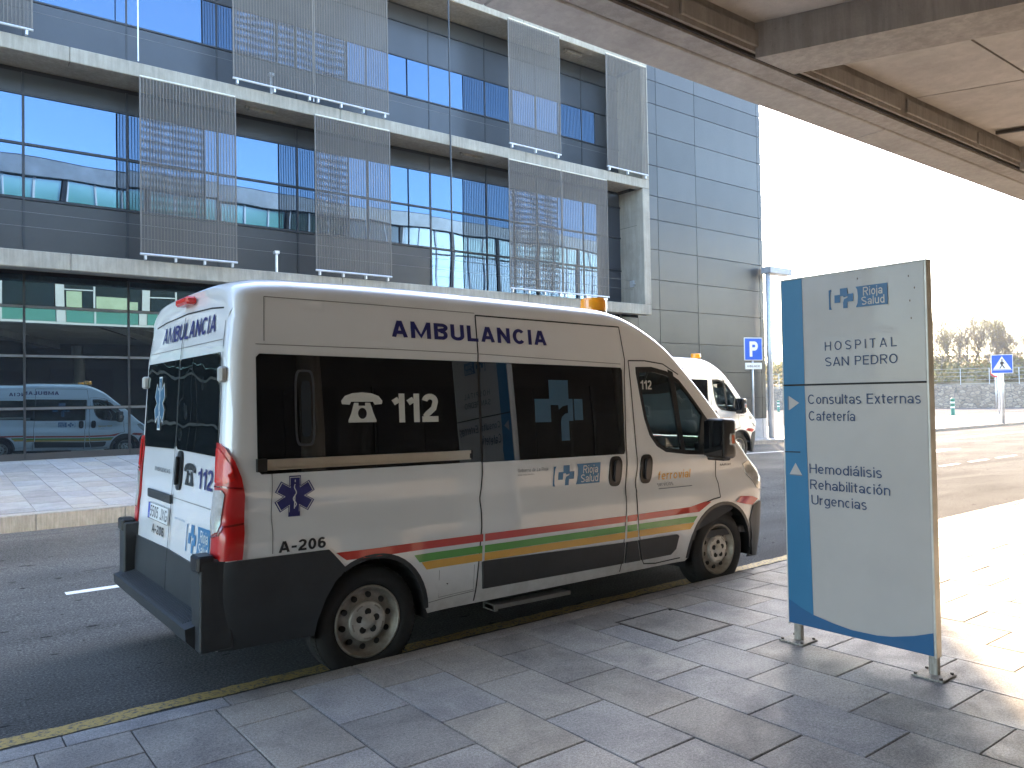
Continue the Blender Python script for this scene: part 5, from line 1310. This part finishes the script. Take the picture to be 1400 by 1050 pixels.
drape('arrow_ahead', [(-1.445, 1.188), (-1.489, 1.262), (-1.533, 1.188)], TS, .0025, M_TOTEM, pn, step=.2)
drape('arrow_shade', [(-1.447, 1.183), (-1.447, 1.187), (-1.535, 1.187), (-1.535, 1.180)], TS, .003, M_GREYTXT, pn, step=.2)
TLt = lambda name, txt, a, b, c, d, off=.0025, m_=M_TTEXT, bold=0, spacing=1.0, par=None: lettering(name, txt, a, b, c, d, TS, .0025, m_, pn, bold, spacing)
block('hospital_word', 'HOSPITAL', -1.710, -2.155, 1.966, 2.021, TS, .0025, M_TTEXT, pn, .11, .42)
block('hospital_name', 'SAN PEDRO', -1.710, -2.157, 1.869, 1.924, TS, .0025, M_TTEXT, pn, .115, .16)
# directions; measured left and right ends of every word line, cap height about 6 cm
def line(txt, a, b, zb, cap=.060):
    # find how far the text sinks below and rises above its cap band
    block('direction_text', txt, a, b, zb, zb + cap, TS, .0025, M_TTEXT, pn, .115, .125)
line('Consultas Externas', -1.586, -2.281, 1.637); line('Cafetería', -1.589, -1.893, 1.533)
line('Hemodiálisis', -1.585, -2.048, 1.203); line('Rehabilitación', -1.587, -2.094, 1.104); line('Urgencias', -1.594, -1.952, 1.008)
# logo at the top of the totem
def TLg(name, txt, a, b, c, d, off, m_, bold=0, spacing=1.0, par=T if False else None):
    return lettering(name, txt, a, b, c, d, TS, .0045, m_, pn, bold, spacing)
class _P: pass
def logo_totem():
    x0, xe, z0, z1 = -1.745, -2.110, 2.214, 2.338
    h = z1 - z0; W_ = xe - x0; X = lambda a: x0 + a * W_; Z = lambda b: z0 + b * h
    def D(nm, pts, m_): return drape(nm, [(X(a), Z(b)) for a, b in pts], TS, .0025, m_, pn, step=.2)
    D('logo_bracket', [(.05, 1.0), (.0, .98), (.0, .02), (.05, 0), (.03, .15), (.022, .5), (.03, .85)], M_TNAVY)
    D('logo_cross', [(.20, 1.0), (.33, 1.0), (.33, .70), (.43, .70), (.43, .32), (.33, .32), (.33, .02), (.25, .02), (.25, .30), (.265, .45), (.33, .52), (.33, .60), (.265, .55), (.25, .62), (.20, .62), (.20, .32), (.10, .32), (.10, .70), (.20, .70)], M_TNAVY)
    D('logo_panel', [(.47, 1.0), (1.0, 1.0), (1.0, .0), (.47, .0), (.50, .2), (.51, .5), (.50, .85)], M_TNAVY)
    TLg('logo_word', 'Rioja', X(.60), X(.92), Z(.52), Z(.93), 0, M_TOTEM, .012); TLg('logo_word', 'Salud', X(.57), X(.95), Z(.08), Z(.47), 0, M_TOTEM, .012)
logo_totem()
for (a, b) in ((-2.23, 2.36), (-2.262, 2.29), (-1.93, 2.385), (-2.24, 2.12), (-2.235, 2.22)):
    drape('rust_spot', ell(a, b, .003, .007, 8), TS, .002, plain('rust', (.12, .07, .045), .8), pn, step=.1)
M_FOOT = m_concrete('weathered_steel_foot', (.44, .40, .34), .45, 8)
for yy in (-1.463 + 1.865, -2.300 + 1.865):
    ft_ = MB().box(.012, .050, yy - .024, yy + .024, .008, .14, .003).build('foot_post', M_FOOT, tot)
    MB().box(-.065, .105, yy - .085, yy + .085, .001, .011, .002).build('base_plate', M_FOOT, tot)
    for a in (-.048, .088):
        for b in (-.068, .068): MB().tube((a, yy + b, .011), (a, yy + b, .022), .009, n=6).build('anchor_bolt', MC['rusty_steel'], tot)

# ------------------------------------------------------------------ beyond the junction: signs, bollards, wall, fence, trees, hills
def at_pole(name, label, cat, x, y, h, r=.045):
    t = thing(name, label, cat, (x, y, G(x, y) if y < KF(x) else .12)); MB().tube((0, 0, 0), (0, 0, h), r, n=10).build('pole', M_GALV, t, smooth=True); return t
cs = at_pole('crossing_sign', 'square blue pedestrian crossing sign with white triangle on a grey pole', 'road sign', 40.9, 10.95 + .2, 3.0, .08)
cs.rotation_euler = (0, 0, math.radians(-62))
b_ = MB().box(-.46, .46, -.13, -.10, 2.42, 3.34, .03).build('sign_board', M_WHITE, cs)
MB().box(-.43, .43, -.134, -.131, 2.45, 3.31).build('blue_field', M_SIGNBLUE, b_)
CSM = lambda u, v, o: (u, -.134 - o, v)
drape('white_triangle', [(-.38, 2.62), (.38, 2.62), (0, 3.26)], CSM, .003, M_WHITE, b_, step=.5)
drape('white_rule', [(-.40, 2.58), (.40, 2.58), (.40, 2.60), (-.40, 2.60)], CSM, .003, M_WHITE, b_, step=.5)
drape('walking_figure', [(-.12, 2.66), (-.03, 2.82), (-.09, 2.92), (-.05, 3.0), (0, 3.02), (.06, 2.98), (.12, 2.88), (.05, 2.90), (.03, 2.84), (.13, 2.68), (.08, 2.66), (0, 2.80), (-.07, 2.66)], CSM, .006, M_BTXT, b_, step=.5)
drape('figure_head', ell(0, 3.07, .04, .04, 10), CSM, .006, M_BTXT, b_, step=.5)
yt = at_pole('yield_sign', 'give way sign seen from the back on a thin grey pole', 'road sign', 57.3, 17.4, 3.2, .06)
yt.rotation_euler = (0, 0, math.radians(-62))
MB().prism([(-.48, 3.62), (.48, 3.62), (0, 2.75)], lambda u, v, k: (u, .06 + .02 * k, v)).build('sign_back', M_GALV, yt)
rs = at_pole('round_sign', 'small round red sign on a thin pole in front of the stone wall', 'road sign', 74.5, 24.0, 3.0, .06)
rs['label'] = 'small round red rimmed sign on a thin pole in front of the stone wall'
rs.rotation_euler = (0, 0, math.radians(-62))
MB().prism(ell(0, 3.2, .42, .42, 20), lambda u, v, k: (u, -.06 - .02 * k, v)).build('sign_disc', plain('sign_red', (.5, .03, .03), .4), rs)
MB().prism(ell(0, 3.2, .28, .28, 20), lambda u, v, k: (u, -.084 - .002 * k, v)).build('sign_centre', M_WHITE, rs)
def bollard(x, y, label):
    t = thing('bollard', label, 'bollard', (x, y, -.02 if y > KF(x) + 8 else .12), group='green bollards of the junction')
    MB().lathe([(0, 0), (.16, 0), (.16, .03), (.12, .06), (.12, .98), (.14, 1.0), (.14, 1.10), (.10, 1.14), (0, 1.15)], axis='Z', n=20).build('post', plain('green_plastic', (.02, .17, .10), .5), t, smooth=True)
    for z in (.48, .80): MB().lathe([(.123, z), (.125, z + .005), (.125, z + .11), (.123, z + .115)], axis='Z', n=20).build('reflective_band', M_WHITE, t)
bollard(53.8, 18.9, 'green plastic bollard with white bands seen right of the direction sign')
bollard(68.5, 41.8, 'green plastic bollard with white bands between the tower and the direction sign')
bx = thing('utility_box', 'low dark cabinet half hidden behind the left edge of the direction sign', 'cabinet', (46.0, 24.2, -.02))
MB().box(-.3, .3, -.3, .3, 0, 1.2, .03).build('cabinet_body', plain('cabinet_grey', (.16, .15, .15), .6), bx); MB().box(-.33, .33, -.33, .33, 1.2, 1.25, .01).build('cabinet_lid', MC['cabinet_grey'], bx)
# stone retaining wall
def wall_pt(t): return (77.2 + (90.5 - 77.2) * t, 49.5 + (22.0 - 49.5) * t)
A = Vector((71.0, 62.0)); Bq = Vector((97.0, 8.0)); dr = (Bq - A).normalized(); nw = Vector((-dr.y, dr.x)) * -1
if nw.dot(Vector((CAM.x, CAM.y)) - A) < 0: nw = -nw
def m_rubble():
    m, nt, b = node_mat('rubble_stone'); p = pos(nt)
    vo = nt.nodes.new('ShaderNodeTexVoronoi'); vo.inputs['Scale'].default_value = 2.4; L(nt, pos(nt, (1, 1, 1.5)), vo.inputs['Vector'])
    c = ramp(nt, vo.outputs['Color'], [(0, (.16, .12, .085)), (.5, (.27, .21, .15)), (1, (.36, .29, .21))])
    v2 = nt.nodes.new('ShaderNodeTexVoronoi'); v2.feature = 'DISTANCE_TO_EDGE'; v2.inputs['Scale'].default_value = 2.4; L(nt, pos(nt, (1, 1, 1.5)), v2.inputs['Vector'])
    L(nt, mix(nt, ramp(nt, v2.outputs['Distance'], [(.02, (0, 0, 0)), (.08, (1, 1, 1))]), (.10, .09, .08), c), b.inputs['Base Color'])
    b.inputs['Roughness'].default_value = .95; bump(nt, b, v2.outputs['Distance'], .8, .1); return m
M_RUB = m_rubble()
rw = MB(); nx_, nz_ = 160, 8; rr = random.Random(5)
Lw = (Bq - A).length
for i in range(nx_ + 1):
    for j in range(nz_ + 1):
        q = A + dr * Lw * i / nx_ + nw * (rr.uniform(-.06, .06) - .05 * j)
        rw.v.append((q.x, q.y, -.1 + 2.5 * j / nz_ + (rr.uniform(-.06, .06) if j == nz_ else 0)))
for i in range(nx_):
    for j in range(nz_): rw.f.append((i * (nz_ + 1) + j, (i + 1) * (nz_ + 1) + j, (i + 1) * (nz_ + 1) + j + 1, i * (nz_ + 1) + j + 1))
q0 = len(rw.v)
for i in range(nx_ + 1):
    q = A + dr * Lw * i / nx_ - nw * 1.0; rw.v.append((q.x, q.y, 2.42))
for i in range(nx_): rw.f.append((i * (nz_ + 1) + nz_, (i + 1) * (nz_ + 1) + nz_, q0 + i + 1, q0 + i))
wo_ = rw.build('stone_wall', M_RUB, smooth=True, label='long rough stone retaining wall beyond the junction', cat='wall')
# bank behind and above the wall
bk_ = MB(); nu, nv = 60, 10
for i in range(nu + 1):
    for j in range(nv + 1):
        q = A + dr * (Lw * i / nu) - nw * (.9 + j * 2.6)
        bk_.v.append((q.x, q.y, 2.40 + j * .42 + rr.uniform(-.12, .12) * (j > 0)))
for i in range(nu):
    for j in range(nv): bk_.f.append((i * (nv + 1) + j, (i + 1) * (nv + 1) + j, (i + 1) * (nv + 1) + j + 1, i * (nv + 1) + j + 1))
def m_scrub():
    m, nt, b = node_mat('scrub_ground'); p = pos(nt)
    L(nt, ramp(nt, noise(nt, .8, 6, .7, p).outputs['Fac'], [(.3, (.10, .11, .04)), (.5, (.24, .19, .10)), (.7, (.32, .24, .13))]), b.inputs['Base Color']); b.inputs['Roughness'].default_value = .95; return m
M_SCRUB = m_scrub()
bk_.build('grass_bank', M_SCRUB, smooth=True, kind='structure')
# wire fence on the wall
fe = thing('wire_fence', 'thin wire mesh fence along the top of the stone wall', 'fence', (A.x, A.y, 2.4))
for i in range(0, 24):
    q = dr * (Lw * i / 23) - nw * .8; MB().tube((q.x, q.y, 0), (q.x, q.y, 1.7), .035, n=6).build('fence_post', M_GALV, fe)
wm = MB()
for z in (.1, .5, .9, 1.3, 1.68):
    a = -nw * .8; b2 = dr * Lw - nw * .8; wm.tube((a.x, a.y, z), (b2.x, b2.y, z), .012, n=4)
wm.build('fence_wires', M_GALV, fe, kind='stuff')
# vegetation
def m_leaf(name, c0, c1):
    m, nt, b = node_mat(name); r = tint(nt, 1, None); nn = ramp(nt, r, [(0, c0), (1, c1)])
    L(nt, nn, b.inputs['Base Color']); b.inputs['Roughness'].default_value = .7
    b.inputs['Subsurface Weight'].default_value = 0
    out = nt.nodes['Material Output']; tr = nt.nodes.new('ShaderNodeBsdfTranslucent'); L(nt, nn, tr.inputs['Color'])
    mx = nt.nodes.new('ShaderNodeMixShader'); mx.inputs[0].default_value = .4; L(nt, b.outputs[0], mx.inputs[1]); L(nt, tr.outputs[0], mx.inputs[2]); L(nt, mx.outputs[0], out.inputs['Surface']); return m
M_LEAF1 = m_leaf('poplar_leaves', (.16, .15, .05), (.30, .24, .08)); M_LEAF2 = m_leaf('green_leaves', (.07, .12, .03), (.15, .19, .05)); M_LEAF3 = m_leaf('ochre_leaves', (.22, .15, .07), (.30, .22, .10))
M_BARK = plain('pale_bark', (.20, .17, .14), .9, vary=.25, scale=3)
def tree_mesh(seed, h, spread, nleaf, lsize, upright=.75):
    R_ = random.Random(seed); br = MB(); tips = []
    def grow(p, d, l, r, lev):
        n = 4; q = p
        for i in range(n):
            d2 = (d + Vector((R_.gauss(0, .10), R_.gauss(0, .10), .05))).normalized(); e = q + d2 * l / n
            br.tube(q, e, r * (1 - .2 * i), r * (1 - .2 * (i + 1)), n=5 if lev < 2 else 3, cap=False)
            if lev < 3:
                for _ in range(4 if lev == 0 else 2):
                    a = R_.uniform(0, 2 * PI); sp_ = (1 - upright)
                    nd = (d2 * upright + Vector((math.cos(a), math.sin(a), .25)) * (sp_ + .25)).normalized()
                    grow(e, nd, l * R_.uniform(.42, .62), r * .45, lev + 1)
            if lev >= 2: tips.append(e)
            q = e; d = d2
    grow(Vector((0, 0, 0)), Vector((0, 0, 1)), h * .72, h * .02, 0)
    lf = MB()
    for _ in range(nleaf):
        t = R_.choice(tips) + Vector((R_.gauss(0, 1), R_.gauss(0, 1), R_.gauss(0, 1))) * spread
        a = Vector((R_.gauss(0, 1), R_.gauss(0, 1), R_.gauss(0, 1))).normalized(); b3 = a.orthogonal().normalized(); s_ = lsize * R_.uniform(.6, 1.4)
        c3 = a.cross(b3)
        lf.add([t + b3 * s_, t + c3 * s_ * .6, t - b3 * s_, t - c3 * s_ * .6], [(0, 1, 2, 3)])
    bm_ = br.mesh('trunk', M_BARK, True)
    me = bpy.data.meshes.new('crown'); me.from_pydata(lf.v, [], lf.f)
    return bm_, me
kinds = []
for sd_, h, sp_, nl, ls, upr, m_ in ((1, 10, .45, 2600, .10, .72, M_LEAF1), (2, 9, .5, 1500, .11, .68, M_LEAF3), (3, 7.5, .65, 5000, .12, .42, M_LEAF2), (4, 10, .4, 1100, .11, .75, M_LEAF3)):
    tm, cm = tree_mesh(sd_, h, sp_, nl, ls, upr); cm.materials.append(m_); kinds.append((tm, cm))
KN = ['tall upright poplar with thin yellowing leaves', 'sparse half bare tree with ochre leaves', 'bushy green leaved tree', 'nearly bare slender tree']
spots = []
R2 = random.Random(11)
tn = 0
def put_tree(t, back, kd, sc, where):
    global tn
    q = A + dr * (Lw * t) - nw * back
    o = thing('tree', '%s %s' % (KN[kd], where), 'tree', (q.x, q.y, 2.3 + back * .16), rz=R2.uniform(0, 6), group='trees beyond the stone wall')
    sc *= .56; o.scale = (sc, sc, sc)
    link('trunk', kinds[kd][0], o); link('crown', kinds[kd][1], o)
XTRA = [(.50, 15, 0, .95), (.525, 20, 1, 1.0), (.54, 9, 0, .8), (.56, 16, 3, 1.0), (.59, 11, 0, 1.0), (.625, 9, 1, .9), (.645, 12, 0, .95), (.67, 9, 1, .85), (.585, 18, 1, .8), (.615, 17, 3, .95), (.65, 20, 0, .8), (.675, 18, 1, .85), (.705, 19, 3, .9), (.735, 18, 0, .75), (.77, 20, 1, .85), (.81, 18, 3, .9), (.21, 16, 1, .5)]
TS_ = [(.18, 8, 3, .55), (.24, 14, 2, .35), (.30, 12, 0, .6), (.38, 16, 1, .8), (.44, 10, 3, .8), (.50, 12, 0, .95), (.545, 13, 1, .85), (.57, 9, 3, .82), (.60, 12, 0, .90), (.635, 10, 1, .75), (.66, 14, 0, .92), (.69, 9, 3, .7), (.72, 12, 1, .78), (.755, 7, 2, .78), (.79, 12, 0, .8), (.83, 9, 2, .9), (.87, 13, 1, .9)]
WH = ['at the far left end of the stone wall', 'low behind the left part of the wall', 'left of the direction sign behind the wall', 'behind the top left of the direction sign', 'hidden mostly behind the direction sign', 'behind the centre of the direction sign', 'behind the right half of the direction sign', 'at the right edge of the direction sign', 'first right of the direction sign', 'second right of the direction sign', 'third right of the direction sign', 'left of the give way sign', 'just behind the give way sign', 'directly above the crossing sign', 'behind the crossing sign', 'right of the crossing sign', 'beyond the right edge of the view']
for a, w_ in zip(TS_, WH): put_tree(a[0], a[1], a[2], a[3], w_)
WX = ['just right of the direction sign', 'set back beside the direction sign', 'close to the wall beside the sign', 'set back left of the thin poles', 'close behind the wall left of the thin poles', 'right behind the give way pole', 'straight above the round red sign', 'leaning over the wall at the far right', 'first in the back row', 'second in the back row', 'third in the back row', 'midway in the back row', 'in the back row left of the give way sign', 'in the back row behind the give way sign', 'in the back row above the crossing sign', 'in the back row at the right edge', 'in the back row seen beside the tower']
for a, w_ in zip(XTRA, WX): put_tree(a[0], a[1], a[2], a[3], w_)
# scrub along the bank: uncountable bushes
sb = MB(); R3 = random.Random(4)
for i in range(420):
    q = A + dr * (Lw * R3.random()) - nw * (1.5 + R3.random() * 14); zc = 2.5 + (q - A).dot(-nw) * .16; s0 = R3.uniform(.5, 1.7)
    for _ in range(60):
        p3 = Vector((q.x, q.y, zc)) + Vector((R3.gauss(0, s0 * .6), R3.gauss(0, s0 * .6), abs(R3.gauss(0, s0 * .5))))
        a = Vector((R3.gauss(0, 1), R3.gauss(0, 1), R3.gauss(0, 1))).normalized(); b3 = a.orthogonal().normalized() * .17; c3 = a.cross(b3)
        sb.add([p3 + b3, p3 + c3, p3 - b3, p3 - c3], [(0, 1, 2, 3)])
me = bpy.data.meshes.new('bushes'); me.from_pydata(sb.v, [], sb.f); me.materials.append(M_LEAF2 if False else m_leaf('scrub_leaves', (.12, .13, .045), (.28, .22, .10)))
link('bushes', me, kind='stuff', label='mass of scrub and bushes above the stone wall')
# distant hills
hl = MB(); R4 = random.Random(9); nn_ = 90
for i in range(nn_ + 1):
    az = math.radians(-12 + 70 * i / nn_)
    hgt = 16 + 6 * math.sin(i * .23) + 5 * math.sin(i * .61 + 1) + (10 * max(0, min(1, (math.degrees(az) - 28) / 8)))
    for r_, z in ((480, -2), (560, hgt * .7), (640, hgt), (760, hgt * .5)): hl.v.append((CAM.x + math.cos(az) * r_, CAM.y + math.sin(az) * r_, z))
for i in range(nn_):
    for j in range(3): hl.f.append((i * 4 + j, (i + 1) * 4 + j, (i + 1) * 4 + j + 1, i * 4 + j + 1))
hl.build('hills', plain('hill_scrub', (.10, .11, .07), .95, vary=.3, scale=.05), kind='structure', smooth=True)

# ------------------------------------------------------------------ the air: light haze between here and the hills
hz = MB().box(-90, 800, -420, 720, -1.2, 46).mesh('haze', [])
hz.materials.clear()
hm_, hnt, hb = node_mat('haze_air'); hnt.nodes.remove(hb)
pv = hnt.nodes.new('ShaderNodeVolumePrincipled'); pv.inputs['Color'].default_value = (.95, .96, 1, 1); pv.inputs['Density'].default_value = 0.00055; pv.inputs['Anisotropy'].default_value = 0.0
hnt.links.new(pv.outputs[0], hnt.nodes['Material Output'].inputs['Volume']); hz.materials.append(hm_)
link('haze', hz, kind='stuff')
